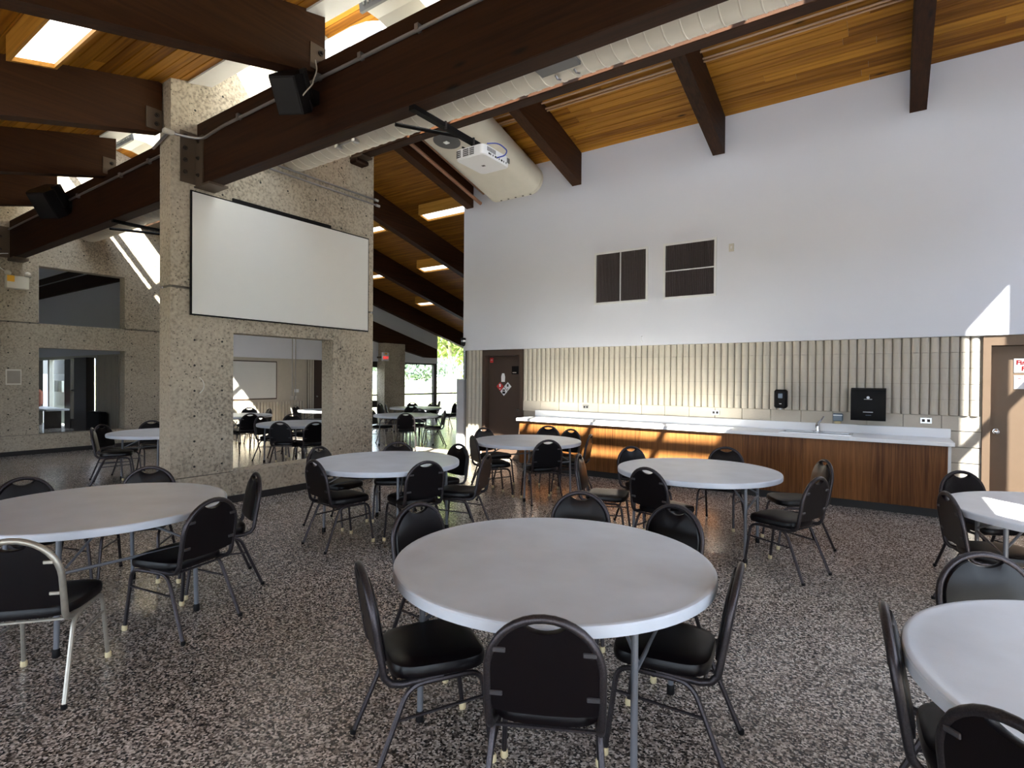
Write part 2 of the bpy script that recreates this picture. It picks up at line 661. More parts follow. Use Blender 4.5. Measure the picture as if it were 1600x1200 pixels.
# ---------------- right roof (falls towards +Y), left roof (falls towards -Y)
cr = sroot('ceiling_right', (-4, 8, 5))
MB().prism([(4.55, zR(4.55) + 0.03), (8.9, zR(8.9) + 0.03), (8.9, zR(8.9) + 0.25), (4.55, zR(4.55) + 0.25)], -7.3, 2.7).build('roof_deck', 'rubbergrey', cr)
MB().prism([(4.55, zR(4.55) + 0.03), (19.3, zR(19.3) + 0.03), (19.3, zR(19.3) + 0.25), (4.55, zR(4.55) + 0.25)], -15.3, -7.3).build('roof_deck', 'rubbergrey', cr)
MB().prism([(8.9, zR(8.9) + 0.03), (19.3, zR(19.3) + 0.03), (19.3, zR(19.3) + 0.25), (8.9, zR(8.9) + 0.25)], -7.3, 2.7).build('roof_deck', 'rubbergrey', cr)
MB().prism([(3.40, 6.5), (6.35, zR(6.35) + 0.03), (6.35, zR(6.35) + 0.25), (3.40, 6.75)], -24, -15.3).build('roof_deck', 'rubbergrey', cr)
cl = sroot('ceiling_left', (-4, 0, 4))
MB().prism([(-5.6, zL(-5.6) + 0.03), (3.46, zL(3.46) + 0.03), (3.46, zL(3.46) + 0.2), (-5.6, zL(-5.6) + 0.2)], -24, 2.7).build('roof_deck', 'rubbergrey', cl)

pw = 0.128
pm = MB()
w, t, c = pw - 0.004, 0.026, 0.006
pm.prism([(-w / 2, 0.0 + c), (-w / 2 + c, 0), (w / 2 - c, 0), (w / 2, c), (w / 2, t), (-w / 2, t)], 0, 1, 'X')
proto = pm.build('plank', 'plank', None, origin=(0, 0, 0))


def plank_rows(root, zf, ang, ys, xa, xb, lo=2.2, hi=4.4):
    k = 0
    for y in ys:
        x = xa - random.uniform(0, 1.5)
        while x < xb - 0.05:
            ln = random.uniform(lo, hi)
            a, b = max(x, xa), min(x + ln, xb)
            if b - a > 0.05:
                inst(proto, root, (a, y, zf(y) + random.uniform(0, 0.003)), (ang, 0, 0), (b - a - 0.003, 1, 1))
                k += 1
            x += ln
    return k


dy = pw * math.cos(AR)
ysR = [8.80 - dy * i for i in range(int((8.80 - 4.62) / dy) + 1)]
plank_rows(cr, zR, -AR, ysR, -7.3, 2.7, 2.0, 4.6)
ysL = [3.40 - dy * i for i in range(int(2.9 / dy) + 1)]
plank_rows(cl, zL, AR, ysL, -14.2, -2.0, 2.2, 4.6)
COL.objects.unlink(proto)


def stuff_planks(root, zf, ys, xa, xb, name='plank_run'):
    m = MB()
    for y in ys:
        x = xa
        while x < xb - 0.05:
            b = min(xb, x + random.uniform(2.0, 4.6))
            d = random.uniform(0, 0.003)
            h = dy / 2 - 0.003
            m.prism([(y - h, zf(y - h) + d), (y + h, zf(y + h) + d), (y + h, zf(y + h) + d + 0.025), (y - h, zf(y - h) + d + 0.025)], x, b - 0.004)
            x = b
    o = m.build(name, 'plank', root)
    o['kind'] = 'stuff'


stuff_planks(cr, zR, [18.6 - dy * i for i in range(int((18.6 - 4.62) / dy))], -15.2, -7.31)
stuff_planks(cl, zL, [0.45 - dy * i for i in range(40)], -14.2, 2.6)

# white trim board at the top of the left roof, clerestory curb
tr = MB().prism([(3.19, zL(3.19) - 0.022), (3.47, zL(3.47) - 0.022), (3.47, zL(3.47) + 0.16), (3.44, zL(3.44) + 0.16), (3.44, zL(3.44)), (3.19, zL(3.19))], -14.2, 2.6).build('trim_1', 'trimw')
struct(tr)
# glazing
win = sroot('window_1', (-6, 4.0, 5.3))
g0, g1 = (3.46, 5.80), (4.60, zR(4.60) + 0.06)
MB().box(-14.2, 2.5, 3.44, 3.50, 5.25, 5.80).build('curb', 'trimw', win)
ex, ez = g1[0] - g0[0], g1[1] - g0[1]
gl = math.hypot(ex, ez)
ux, uz = ex / gl, ez / gl
nx, nz = -uz, ux


def bar_along(m, x, wd=0.07, dp=0.10):
    p = [(g0[0], g0[1]), (g1[0], g1[1])]
    m.prism([(p[0][0], p[0][1]), (p[1][0], p[1][1]), (p[1][0] + nx * dp, p[1][1] + nz * dp), (p[0][0] + nx * dp, p[0][1] + nz * dp)], x - wd / 2, x + wd / 2)


XG0, XG1 = -14.25, 2.45
xb = [XG1 - 0.04 - 1.2305 * i for i in range(14)]
for x in xb:
    m = MB()
    bar_along(m, x)
    m.build('glazing_bar', 'mull', win)
for fr, wd in ((0.0, 0.05), (0.40, 0.13), (0.985, 0.03)):
    a = fr * gl
    m = MB()
    p0 = (g0[0] + ux * a, g0[1] + uz * a)
    p1 = (p0[0] + ux * wd, p0[1] + uz * wd)
    m.prism([p0, p1, (p1[0] + nx * 0.09, p1[1] + nz * 0.09), (p0[0] + nx * 0.09, p0[1] + nz * 0.09)], XG0, XG1)
    m.build('glazing_rail', 'mull', win)
for i in range(len(xb) - 1):
    x1, x0 = xb[i] - 0.03, xb[i + 1] + 0.03
    MB().prism([(g0[0] + nx * .04, g0[1] + nz * .04), (g1[0] + nx * .04, g1[1] + nz * .04), (g1[0] + nx * .05, g1[1] + nz * .05), (g0[0] + nx * .05, g0[1] + nz * .05)], x0, x1).build('pane', 'glass', win)
# closed end of the clerestory beyond the glazing
struct(MB().prism([(3.40, 5.1), (3.47, 5.1), (4.62, 6.80), (4.55, 6.90), (3.40, 5.45)], 2.45, 2.7).build('wall_clerestory_end', 'white'))

struct(MB().prism([(3.40, 5.1), (3.47, 5.1), (4.62, 6.80), (4.55, 6.90), (3.40, 6.75)], -24, -14.25).build('wall_clerestory_far', 'white'))
# ---------------- long walls
struct(MB().box(-7.3, 2.7, 8.83, 9.35, 2.19, zR(8.9) + 0.1).build('wall_back', 'white'))
wl = sroot('wall_back_lower', (-3, 9.1, 0))
m = MB()
m.box(-7.27, -6.815, 8.905, 9.35, 0, 2.19)
m.box(-5.833, 0.962, 8.905, 9.35, 0, 2.19)
m.box(2.05, 2.7, 8.905, 9.35, 0, 2.19)
m.box(-6.815, -5.833, 9.2, 9.35, 0, 2.19)
m.box(0.962, 2.05, 9.2, 9.35, 0, 2.19)
m.build('backing', 'joint', wl)
# fluted ribs
pitch = 0.0995


def rib_mesh(z0, z1, name):
    m = MB()
    prof = [(-0.046, 0.055), (-0.044, 0.02), (-0.034, 0.006), (-0.018, 0.0), (0.0, -0.002), (0.018, 0.0), (0.034, 0.006), (0.044, 0.02), (0.046, 0.055)]
    zz = z0
    while zz < z1 - 0.02:
        e = min(zz + 0.2, z1)
        m.prism([(p[0], p[1]) for p in prof], zz, e - 0.004, 'Z')
        zz = e
    return m.build(name, 'cream', None, origin=(0, 0, z0))


r1 = rib_mesh(1.19, 2.19, 'rib')
n = int((0.955 + 5.828) / pitch)
for i in range(n):
    inst(r1, wl, (-5.828 + pitch * (i + 0.5), 8.855, 1.19))
r2 = rib_mesh(0.0, 2.19, 'rib')
for i in range(4):
    inst(r2, wl, (-7.22 + pitch * (i + 0.5) + 0.02, 8.855, 0.0))
COL.objects.unlink(r1)
COL.objects.unlink(r2)
# smooth block course under the flutes
bm_ = MB()
bm_.cbox(0, 0.395, 8.875, 8.93, 0, 0.193, 0.004)
bp = bm_.build('block', 'cream', None, origin=(0, 8.9, 0))
for zc in (0.99 + 0.2 - 0.195, 0.795, 0.595, 0.395, 0.195, -0.005):
    i = 0
    x = -5.83
    while x < 0.95:
        b = min(x + 0.4, 0.962)
        if zc > 0.9 or b > 0.55:
            inst(bp, wl, (x, 8.9, max(zc, 0.0)), None, ((b - x) / 0.4, 1, 1))
        x = b
COL.objects.unlink(bp)
# ends and hidden walls
struct(MB().box(-7.3, -7.1, 9.35, 18.6, 0, 5.0).build('wall_store_side', 'white'))
ws = sroot('wall_right', (2.8, 2, 0))
m = MB()
X0, X1 = 2.6, 2.8
m.box(X0, X1, -5, 9.35, 0, 0.35)
m.box(X0, X1, -5, 2.5, 2.25, 5.6)
m.box(X0, X1, 2.5, 3.39, 2.25, 2.62)
m.box(X0, X1, 2.5, 3.39, 3.77, 5.6)
m.box(X0, X1, 3.3, 3.39, 0.35, 2.25)
m.box(X0, X1, 3.39, 6.75, 0.35, 7.2)
m.box(X0, X1, 6.75, 8.85, 5.03, 7.0)
m.box(X0, X1, 6.75, 8.85, 0.35, 1.95)
m.box(X0, X1, 8.72, 9.35, 0.35, 7.0)
m.box(X0, X1, -5, -4.7, 0.3, 2.3)
m.build('masonry', 'white', ws)
w2 = sroot('window_2', (2.7, 7.85, 0.35))
MB().box(2.66, 2.74, 7.29, 7.40, 1.95, 5.03).build('mullion', 'mull', w2)
MB().box(2.66, 2.74, 6.75, 8.72, 3.37, 3.45).build('rail', 'mull', w2)
for a, b in ((6.75, 7.29), (7.40, 8.72)):
    MB().box(2.70, 2.71, a, b, 1.95, 3.37).build('pane', 'tint', w2)
    MB().box(2.70, 2.71, a, b, 3.45, 5.03).build('pane', 'tint', w2)
w3 = sroot('window_3', (2.7, -0.7, 0.35))
for i in range(6):
    y = -4.7 + i * 1.6
    MB().box(2.64, 2.76, y - 0.04, y + 0.04, 0.35, 2.25).build('mullion', 'mull', w3)
    if i < 5:
        MB().box(2.70, 2.71, y + 0.04, y + 1.56, 0.35, 2.25).build('pane', 'glass', w3)
wr = sroot('wall_rear', (-6, -5.1, 0))
m = MB()
m.box(-24, 2.8, -5.2, -5.0, 0, 0.35)
m.box(-24, 2.8, -5.2, -5.0, 2.55, 3.2)
m.box(-24, -9.28, -5.2, -5.0, 0.3, 2.6)
m.box(2.2, 2.8, -5.2, -5.0, 0.3, 2.6)
m.build('masonry', 'cream', wr)
w4 = sroot('window_4', (-6, -5.1, 0.35))
for i in range(8):
    x = -9.28 + i * 1.64
    MB().box(x - 0.05, x + 0.05, -5.16, -5.04, 0.35, 2.55).build('mullion', 'mull', w4)
    if i < 7:
        MB().box(x + 0.05, x + 1.59, -5.105, -5.095, 0.35, 2.55).build('pane', 'glass', w4)
struct(MB().box(-24.2, -24, -5, 6.3, 0, 7).build('wall_far_left', 'white'))
struct(MB().box(-15.3, 2.7, 18.6, 18.8, 0, 3.6).build('wall_north', 'cream'))

# ---------------- end wall X = -15 beyond the left cross wall
we = sroot('wall_end', (-15.1, 9, 0))
XE = -15.0
m = MB()
m.box(XE - 0.25, XE, 6.3, 10.47, 0, 2.16)
m.box(XE - 0.25, XE - 0.1, 10.47, 10.83, 0, 2.16)
m.box(XE - 0.25, XE - 0.1, 11.6, 12.75, 0, 2.16)
m.build('masonry', 'cream', we)
m = MB()
m.prism([(6.3, 2.16), (12.75, 2.16), (13.3, 2.19), (16.50, 2.19), (16.50, zR(16.5) + 0.03), (6.3, zR(6.3) + 0.03)], XE - 0.25, XE + 0.02)
m.build('upper_panel', 'white', we)
fl_ = MB()
for z in (0.0,):
    fl_.prism([(-0.036, 0.0), (-0.026, -0.045), (0.026, -0.045), (0.036, 0.0)], 0, 0.87, 'Z')
fl_.xf(Matrix.Rotation(R(90), 4, 'Z'))
rp = fl_.build('rib', 'cream', None, origin=(0, 0, 0))
for i in range(24):
    inst(rp, we, (XE - 0.0, 8.1 + i * 0.098, 0))
for i in range(4):
    inst(rp, we, (XE - 0.1, 10.52 + i * 0.085, 0), None, (1, 0.9, 2.16 / 0.87))
COL.objects.unlink(rp)
d3 = sroot('door_3', (XE - 0.1, 11.2, 0))
MB().box(XE - 0.2, XE - 0.1, 10.83, 11.6, 0, 2.16).build('leaf', 'brown', d3)
MB().lathe([(0.02, 0), (0.03, 0.02), (0.03, 0.05), (0.01, 0.06)], 12, (XE - 0.1, 10.92, 1.0), 'X').build('knob', 'chrome', d3, True)
# far glazing
w5 = sroot('window_5', (XE, 15.5, 0))
for (a, b) in ((12.75, 12.85), (16.32, 16.50), (18.3, 18.6)):
    MB().box(XE - 0.12, XE, a, b, 0, min(zR(a), 3.4) if a > 15 else 2.19).build('mullion', 'mull', w5)
for (a, b) in ((12.85, 13.38), (14.38, 16.32), (16.5, 18.3)):
    MB().box(XE - 0.10, XE - 0.02, a, b, 0.96, 1.02).build('rail', 'mull', w5)
    MB().box(XE - 0.10, XE - 0.02, a, b, 0.0, 0.10).build('rail', 'mull', w5)
    if b < 16.4:
        MB().box(XE - 0.10, XE - 0.02, a, b, 2.13, 2.19).build('rail', 'mull', w5)
        MB().box(XE - 0.065, XE - 0.055, a, b, 1.02, 2.13).build('pane', 'glass', w5)
    else:
        MB().prism([(a, 1.02), (b, 1.02), (b, zR(b)), (a, zR(a))], XE - 0.065, XE - 0.055).build('pane', 'glass', w5)
        MB().prism([(a, zR(a) - 0.10), (b, zR(b) - 0.10), (b, zR(b)), (a, zR(a))], XE - 0.1, XE - 0.02).build('rail', 'mullw', w5)
    MB().box(XE - 0.065, XE - 0.055, a, b, 0.10, 0.96).build('pane', 'glass', w5)
MB().box(XE - 0.1, XE - 0.02, 12.85, 13.38, 0.55, 0.80).build('rail', 'mull', w5)
MB().box(XE - 0.1, XE - 0.02, 12.85, 13.38, 1.98, 2.13).build('rail', 'mull', w5)
tag(MB().box(XE - 0.05, XE + 0.35, 13.39, 14.38, 0, 2.84).build('concrete_column', 'concrete'), 'square concrete column beside the far glazing, below the exit sign', 'column')
tag(MB().prism([(12.6, 3.68), (16.28, 2.757), (16.28, 2.41), (15.66, 2.41), (12.6, 3.00)], XE + 0.03, XE + 0.2).build('timber_beam', 'rafter'), 'sloping dark timber beam fixed on the white end wall above the far glazing', 'beam')

# ---------------- wall behind the left cross wall (Y = 6.157)
wb = sroot('wall_far_back', (-19, 6.25, 0))
m = MB()
m.box(-24, -15.0, 6.157, 6.3, 2.19, 6.4)
m.build('upper_panel', 'white', wb)
MB().box(-18.6, -14.53, 6.17, 6.3, 0, 2.19).build('panel', 'cream', wb)
for i in range(14):
    MB().box(-18.45 + i * 0.097, -18.375 + i * 0.097, 6.15, 6.18, 0.0, 2.15).build('rib', 'cream', wb)
tag(MB().box(-24, -14.6, 6.08, 6.25, 4.12, 4.75).build('timber_beam', 'beam'), 'dark horizontal beam seen through the upper opening of the left concrete wall', 'beam')
cd = MB().tube([(-24, 6.06, 4.52), (-14.7, 6.06, 4.52)], 0.018).build('conduit', 'conduit')
tag(cd, 'thin metal conduit on the beam seen through the upper left opening', 'conduit')
w6 = sroot('window_6', (-21, 6.2, 0))
for a, b, mt in ((-18.66, -18.5, 'mullw'), (-19.95, -19.65, 'mullw'), (-21.1, -20.6, 'mull'), (-22.6, -22.45, 'mullw'), (-24, -23.5, 'mull')):
    MB().box(a, b, 6.16, 6.28, 0, 2.19).build('mullion', mt, w6)
MB().box(-24, -18.5, 6.15, 6.28, 2.1, 2.19).build('rail', 'mullw', w6)
MB().box(-20.6, -19.95, 6.18, 6.26, 1.13, 1.17).build('rail', 'mull', w6)
MB().box(-20.6, -19.95, 6.18, 6.26, 0.0, 0.28).build('rail', 'mull', w6)
for a, b in ((-20.6, -19.95), (-22.45, -21.1), (-23.5, -22.6)):
    MB().box(a, b, 6.215, 6.225, 0.0, 2.1).build('pane', 'glass', w6)
tag(MB().box(-19.62, -18.69, 5.95, 6.15, 0.0, 2.12).build('dark_column', 'mull'), 'dark column standing beyond the lower opening of the left concrete wall', 'column')
# room beyond the glass
tag(MB().box(-27.5, -22.45, 6.6, 6.7, 0.0, 1.65).build('grey_slat_partition', 'locker'), 'blue-grey partition seen through the far left glass', 'partition')
struct(MB().box(-27.5, -22.45, 6.6, 6.7, 1.65, 3.2).build('trim_2', 'mull'))

# ================================================================== TIMBER
def plate(root, x, y0, y1, z0, z1, dx, bolts, name='steel_plate'):
    p = MB().box(min(x, x + dx), max(x, x + dx), y0, y1, z0, z1).build(name, 'steel', root)
    for (yy, zz) in bolts:
        s = 1 if dx > 0 else -1
        MB().lathe([(0.026, 0), (0.026, s * 0.012), (0.014, s * 0.013), (0.014, s * 0.035)], 8, (x + dx, yy, zz), 'X').build('bolt', 'bolt', p)
    return p


def yplate(root, x0, x1, y, z0, z1, dyy, bolts):
    p = MB().box(x0, x1, min(y, y + dyy), max(y, y + dyy), z0, z1).build('steel_plate', 'steel', root)
    for (xx, zz) in bolts:
        s = 1 if dyy > 0 else -1
        MB().lathe([(0.024, 0), (0.024, s * 0.012), (0.012, s * 0.013), (0.012, s * 0.03)], 8, (xx, y + dyy, zz), 'Y').build('bolt', 'bolt', p)


def long_beam(xa, xb_, y0, y1, z0, z1, label):
    root = thing('timber_beam', label, 'beam', ((xa + xb_) / 2, (y0 + y1) / 2, z0))
    m = MB()
    m.cbox(xa, xb_, y0, y1, z0, z1, 0.008)
    m.build('glulam', 'beam', root)
    return root


B1 = long_beam(-6.875, 2.6, 3.29, 3.46, 3.89, 4.635, 'big dark timber beam crossing the top of the picture, ending on the concrete wall')
# angle bracket + saddle at the pier
plate(B1, -6.877, 3.10, 3.285, 3.90, 4.50, 0.015, [(3.15, 4.02), (3.15, 4.16), (3.15, 4.30), (3.15, 4.44)])
yplate(B1, -6.86, -6.70, 3.285, 3.88, 4.46, -0.018, [(-6.79, 4.00), (-6.79, 4.20), (-6.79, 4.40)])
MB().box(-6.877, -6.55, 3.27, 3.50, 3.865, 3.889).build('saddle_plate', 'steel', B1)
B2 = long_beam(-14.25, -7.15, 3.29, 3.46, 3.89, 4.635, 'dark timber beam in shade running on behind the concrete wall to the left')
plate(B2, -14.257, 3.10, 3.285, 3.90, 4.50, 0.015, [(3.15, 4.05), (3.15, 4.3)])
MB().box(-14.25, -13.9, 3.26, 3.50, 3.84, 3.889).build('saddle_plate', 'steel', B2)
B3 = long_beam(-6.875, 2.6, 5.57, 5.74, 5.0, 5.885, 'second timber beam behind the spiral duct, carrying the rafters of the white wall')
MB().box(-6.877, -6.6, 5.55, 5.76, 4.97, 4.999).build('saddle_plate', 'steel', B3)
MB().cbox(-6.875, -6.70, 5.54, 5.79, 4.90, 4.97, 0.02).build('corbel_block', 'beam', B3)
B4 = long_beam(-14.25, -7.15, 5.57, 5.74, 5.0, 5.885, 'timber beam behind the concrete wall beside the shaded duct')


def rafter_left(x, label):
    root = thing('timber_rafter', label, 'rafter', (x, 3.41, 4.5))
    w = 0.087
    yb = 3.40
    if abs(x + 7.146) < 0.01 or abs(x + 14.53) < 0.01:
        yb = 2.985
    m = MB()
    ya = -5.0
    low = [(yb, zL(yb) - 0.58)] if yb < 3.2 else [(3.285, zL(3.285) - 0.58), (3.285, 4.638), (yb, 4.638)]
    m.prism([(ya, zL(ya) - 0.58)] + low + [(yb, zL(yb) - 0.02), (yb - 0.05, zL(yb) - 0.001), (ya, zL(ya) - 0.001)], x - w, x + w)
    m.build('glulam', 'rafter', root)
    zb = zL(yb) - 0.58
    plate(root, x + w, yb - 0.17, yb - 0.002, zb + 0.0, zb + 0.24, 0.012, [(yb - 0.06, zb + 0.07), (yb - 0.06, zb + 0.17)])
    return root


LEFT = {-12.068: 'shaded left rafter furthest along, above the second speaker',
        -9.607: 'left rafter in shade just past the concrete wall',
        -7.146: 'left rafter bolted to the end of the concrete wall',
        -4.677: 'nearest left rafter, bolted to the big beam beside the black speaker',
        -2.206: 'left rafter over the camera, outside the top of the view',
        0.277: 'left rafter behind the camera',
        -14.53: 'left rafter above the far concrete wall'}
for x in LEFT:
    rafter_left(x, LEFT[x])


def rafter_right(x, label):
    root = thing('timber_rafter', label, 'rafter', (x, 8.8, 5.1))
    w = 0.09
    ya = 4.68
    if abs(x + 7.146) < 0.01 or abs(x + 14.53) < 0.01:
        ya = 6.04
    yb = 8.835 if x > -7.3 else 18.5
    m = MB()
    m.prism([(ya, zR(ya) - 0.565), (yb, zR(yb) - 0.565), (yb, zR(yb) - 0.001), (ya, zR(ya) - 0.001)], x - w, x + w)
    m.build('glulam', 'rafter', root)


RIGHT = {-14.53: 'right rafter against the far end wall',
         -12.068: 'third right rafter past the white wall, in deep shade',
         -9.607: 'right rafter between the far box lamps, left of the white wall',
         -7.146: 'right rafter meeting the left end of the white wall',
         -4.677: 'right rafter landing on the white wall beside the oval duct',
         -2.206: 'right rafter landing on the white wall above the vents',
         0.277: 'right rafter nearest the right edge of the picture'}
for x in RIGHT:
    rafter_right(x, RIGHT[x])

# ================================================================== COUNTER
kx0, kx1 = -5.46, 0.62
cab = thing('base_cabinet', 'long walnut-veneer base cabinet under the white counter', 'cabinet', (-2.4, 8.5, 0))
MB().box(kx0 + 0.04, kx1 - 0.02, 8.235, 8.86, 0.0, 0.10).build('toe_kick', 'kick', cab)
MB().box(kx0, kx1 - 0.03, 8.215, 8.86, 0.10, 0.855).build('carcass', 'veneer', cab)
npan = 8
pwid = (kx1 - kx0 - 0.03) / npan
for i in range(npan):
    a = kx0 + i * pwid
    MB().cbox(a + 0.0015, a + pwid - 0.0015, 8.198, 8.216, 0.105, 0.85, 0.001).build('door', 'veneer', cab)
MB().box(kx1 - 0.03, kx1, 8.195, 8.87, 0.0, 0.855).build('end_panel', 'trimw', cab)
ct = thing('countertop', 'long white laminate countertop with backsplash below the fluted wall', 'countertop', (-2.4, 8.5, 0.856))
sx0, sx1, sy0, sy1 = -1.22, -0.40, 8.33, 8.66
m = MB()
m.cbox(kx0 - 0.05, sx0, 8.16, 8.87, 0.857, 0.905, 0.004)
m.cbox(sx1, kx1 + 0.03, 8.16, 8.87, 0.857, 0.905, 0.004)
m.box(sx0, sx1, 8.164, sy0, 0.857, 0.905)
m.box(sx0, sx1, sy1, 8.87, 0.857, 0.905)
m.build('worktop', 'counter', ct)
MB().cbox(-5.53, 0.66, 8.835, 8.873, 0.905, 1.02, 0.003).build('backsplash', 'counter', ct)
sk = thing('sink', 'stainless double drop-in sink set in the white counter', 'sink', (-0.81, 8.5, 0.91))
m = MB()
m.box(sx0 - 0.02, sx1 + 0.02, sy0 - 0.02, sy0 + 0.02, 0.905, 0.913)
m.box(sx0 - 0.02, sx1 + 0.02, sy1 - 0.02, sy1 + 0.08, 0.905, 0.913)
m.box(sx0 - 0.02, sx0 + 0.02, sy0, sy1, 0.905, 0.913)
m.box(sx1 - 0.02, sx1 + 0.02, sy0, sy1, 0.905, 0.913)
m.box(-0.83, -0.79, sy0, sy1, 0.88, 0.913)
m.build('rim', 'stain', sk)
for a, b in ((sx0 + 0.02, -0.83), (-0.79, sx1 - 0.02)):
    m = MB()
    m.box(a, b, sy0 + 0.02, sy1 - 0.02, 0.745, 0.75)
    m.box(a, a + 0.005, sy0 + 0.02, sy1 - 0.02, 0.75, 0.905)
    m.box(b - 0.005, b, sy0 + 0.02, sy1 - 0.02, 0.75, 0.905)
    m.box(a, b, sy0 + 0.02, sy0 + 0.025, 0.75, 0.905)
    m.box(a, b, sy1 - 0.025, sy1 - 0.02, 0.75, 0.905)
    m.build('bowl', 'stain', sk)
fa = thing('faucet', 'chrome single-lever faucet behind the sink', 'faucet', (-0.80, 8.70, 0.913))
MB().lathe([(0.09, 0.913), (0.09, 0.92), (0.03, 0.922), (0.026, 0.97), (0.024, 1.03)], 20, (-0.80, 8.70, 0)).build('body', 'chrome', fa, True)
MB().tube(fillet([(-0.80, 8.70, 0.98), (-0.80, 8.62, 1.04), (-0.80, 8.50, 1.02), (-0.80, 8.48, 0.985)], 0.04), 0.012).build('spout', 'chrome', fa, True)
MB().tube([(-0.80, 8.70, 1.03), (-0.77, 8.72, 1.06), (-0.73, 8.74, 1.12)], [0.018, 0.013, 0.010]).build('lever', 'chrome', fa, True)

# ---------------- dispensers, outlets, switch
t = thing('soap_dispenser', 'small black wall soap dispenser on the fluted wall', 'dispenser', (-1.285, 8.8, 1.21))
MB().cbox(-1.37, -1.20, 8.745, 8.852, 1.215, 1.485, 0.022).build('cover', 'black', t, True)
MB().cbox(-1.315, -1.255, 8.735, 8.75, 1.36, 1.43, 0.006).build('window', 'bluegrey', t)
MB().box(-1.30, -1.27, 8.74, 8.748, 1.275, 1.283).build('logo', 'plastic', t)
MB().lathe([(0.018, 1.195), (0.018, 1.22)], 10, (-1.285, 8.79, 0)).build('nozzle', 'plastic', t)
t = thing('paper_towel_dispenser', 'large black paper towel dispenser on the fluted wall', 'dispenser', (-0.215, 8.75, 1.09))
m = MB()
m.prism([(8.852, 1.095), (8.60, 1.095), (8.588, 1.12), (8.59, 1.44), (8.62, 1.50), (8.70, 1.523), (8.852, 1.523)], -0.41, -0.02)
m.build('cover', 'black', t, True)
MB().lathe([(0.018, 8.588), (0.018, 8.582)], 12, (-0.215, 0, 1.40), 'Y').build('emblem', 'plastic', t)
MB().box(-0.26, -0.17, 8.583, 8.588, 1.375, 1.380).build('logo', 'plastic', t)
MB().box(-0.27, -0.16, 8.583, 8.588, 1.205, 1.212).build('label', 'plastic', t)
MB().box(-0.24, -0.18, 8.583, 8.588, 1.165, 1.170).build('slot', 'bluegrey', t)
t = thing('hand_soap_holder', 'small blue-grey soap holder on the wall above the sink', 'dispenser', (-0.57, 8.82, 1.02))
MB().cbox(-0.63, -0.51, 8.79, 8.875, 1.06, 1.165, 0.01).build('housing', 'bluegrey', t)
MB().box(-0.625, -0.515, 8.784, 8.79, 1.135, 1.15).build('band', 'plastic', t)
MB().cbox(-0.61, -0.53, 8.80, 8.87, 1.022, 1.058, 0.008).build('tray', 'cap', t)


def outlet(x, z, label, y=8.875):
    t = thing('wall_outlet', label, 'outlet', (x, y, z - 0.04))
    MB().cbox(x - 0.062, x + 0.062, y - 0.008, y, z - 0.038, z + 0.038, 0.003).build('plate', 'stain', t)
    for s in (-1, 1):
        MB().cbox(x + s * 0.027 - 0.016, x + s * 0.027 + 0.016, y - 0.012, y - 0.008, z - 0.018, z + 0.018, 0.002).build('socket', 'bolt', t)


outlet(-4.476, 1.113, 'outlet on the wall at the left end of the counter')
outlet(-2.223, 1.108, 'outlet on the wall above the middle of the counter')
outlet(0.409, 1.112, 'outlet on the wall right of the paper towel dispenser')
t = thing('wall_switch', 'small grey switch on the white wall right of the vents', 'switch', (-2.0, 8.82, 3.58))
MB().cbox(-2.04, -1.965, 8.815, 8.83, 3.585, 3.705, 0.004).build('plate', 'almond', t)
MB().box(-2.012, -1.993, 8.806, 8.815, 3.625, 3.665).build('toggle', 'plastic', t)
t = thing('security_camera', 'tiny black dome camera at the lower left corner of the white wall', 'camera', (-7.28, 8.8, 2.27))
MB().lathe([(0.055, 2.40), (0.055, 2.44), (0.03, 2.45)], 12, (-7.26, 8.78, 0)).build('mount', 'black', t)
MB().lathe([(0.01, 2.27), (0.04, 2.29), (0.05, 2.34), (0.05, 2.36)], 12, (-7.26, 8.78, 0)).build('dome', 'black', t, True)
MB().box(-7.29, -7.23, 8.75, 8.83, 2.36, 2.40).build('bracket', 'plastic', t)
t = thing('wall_hook', 'tiny white hook near the lower edge of the white wall', 'hook', (-3.42, 8.82, 2.25))
MB().tube([(-3.42, 8.83, 2.34), (-3.42, 8.80, 2.33), (-3.42, 8.80, 2.26), (-3.42, 8.825, 2.25)], 0.008).build('wire', 'plastic', t)


# ---------------- wall vents
def vent(x0, x1, z0, z1, vertical, label):
    t = thing('wall_vent', label, 'vent', ((x0 + x1) / 2, 8.8, z0))
    m = MB()
    fw = 0.035
    m.box(x0, x1, 8.805, 8.832, z1 - fw, z1)
    m.box(x0, x1, 8.805, 8.832, z0, z0 + fw)
    m.box(x0, x0 + fw, 8.805, 8.832, z0 + fw, z1 - fw)
    m.box(x1 - fw, x1, 8.805, 8.832, z0 + fw, z1 - fw)
    m.build('frame', 'trimw', t)
    xm, zm = (x0 + x1) / 2, (z0 + z1) / 2
    if vertical:
        MB().box(xm - 0.008, xm + 0.008, 8.805, 8.83, z0 + fw, z1 - fw).build('divider', 'trimw', t)
        cells = [(x0 + fw, xm - 0.008, z0 + fw, z1 - fw), (xm + 0.008, x1 - fw, z0 + fw, z1 - fw)]
    else:
        MB().box(x0 + fw, x1 - fw, 8.805, 8.83, zm - 0.008, zm + 0.008).build('divider', 'trimw', t)
        cells = [(x0 + fw, x1 - fw, z0 + fw, zm - 0.008), (x0 + fw, x1 - fw, zm + 0.008, z1 - fw)]
    for a, b, c0, c1 in cells:
        m = MB()
        k = int((b - a) / 0.028)
        stp = (b - a) / k
        for i in range(k):
            xx = a + i * stp
            m.prism([(xx, 8.828), (xx + stp * 0.5, 8.812), (xx + stp, 8.828)], c0, c1, 'Z')
        o = m.build('mesh_panel', 'vent', t)


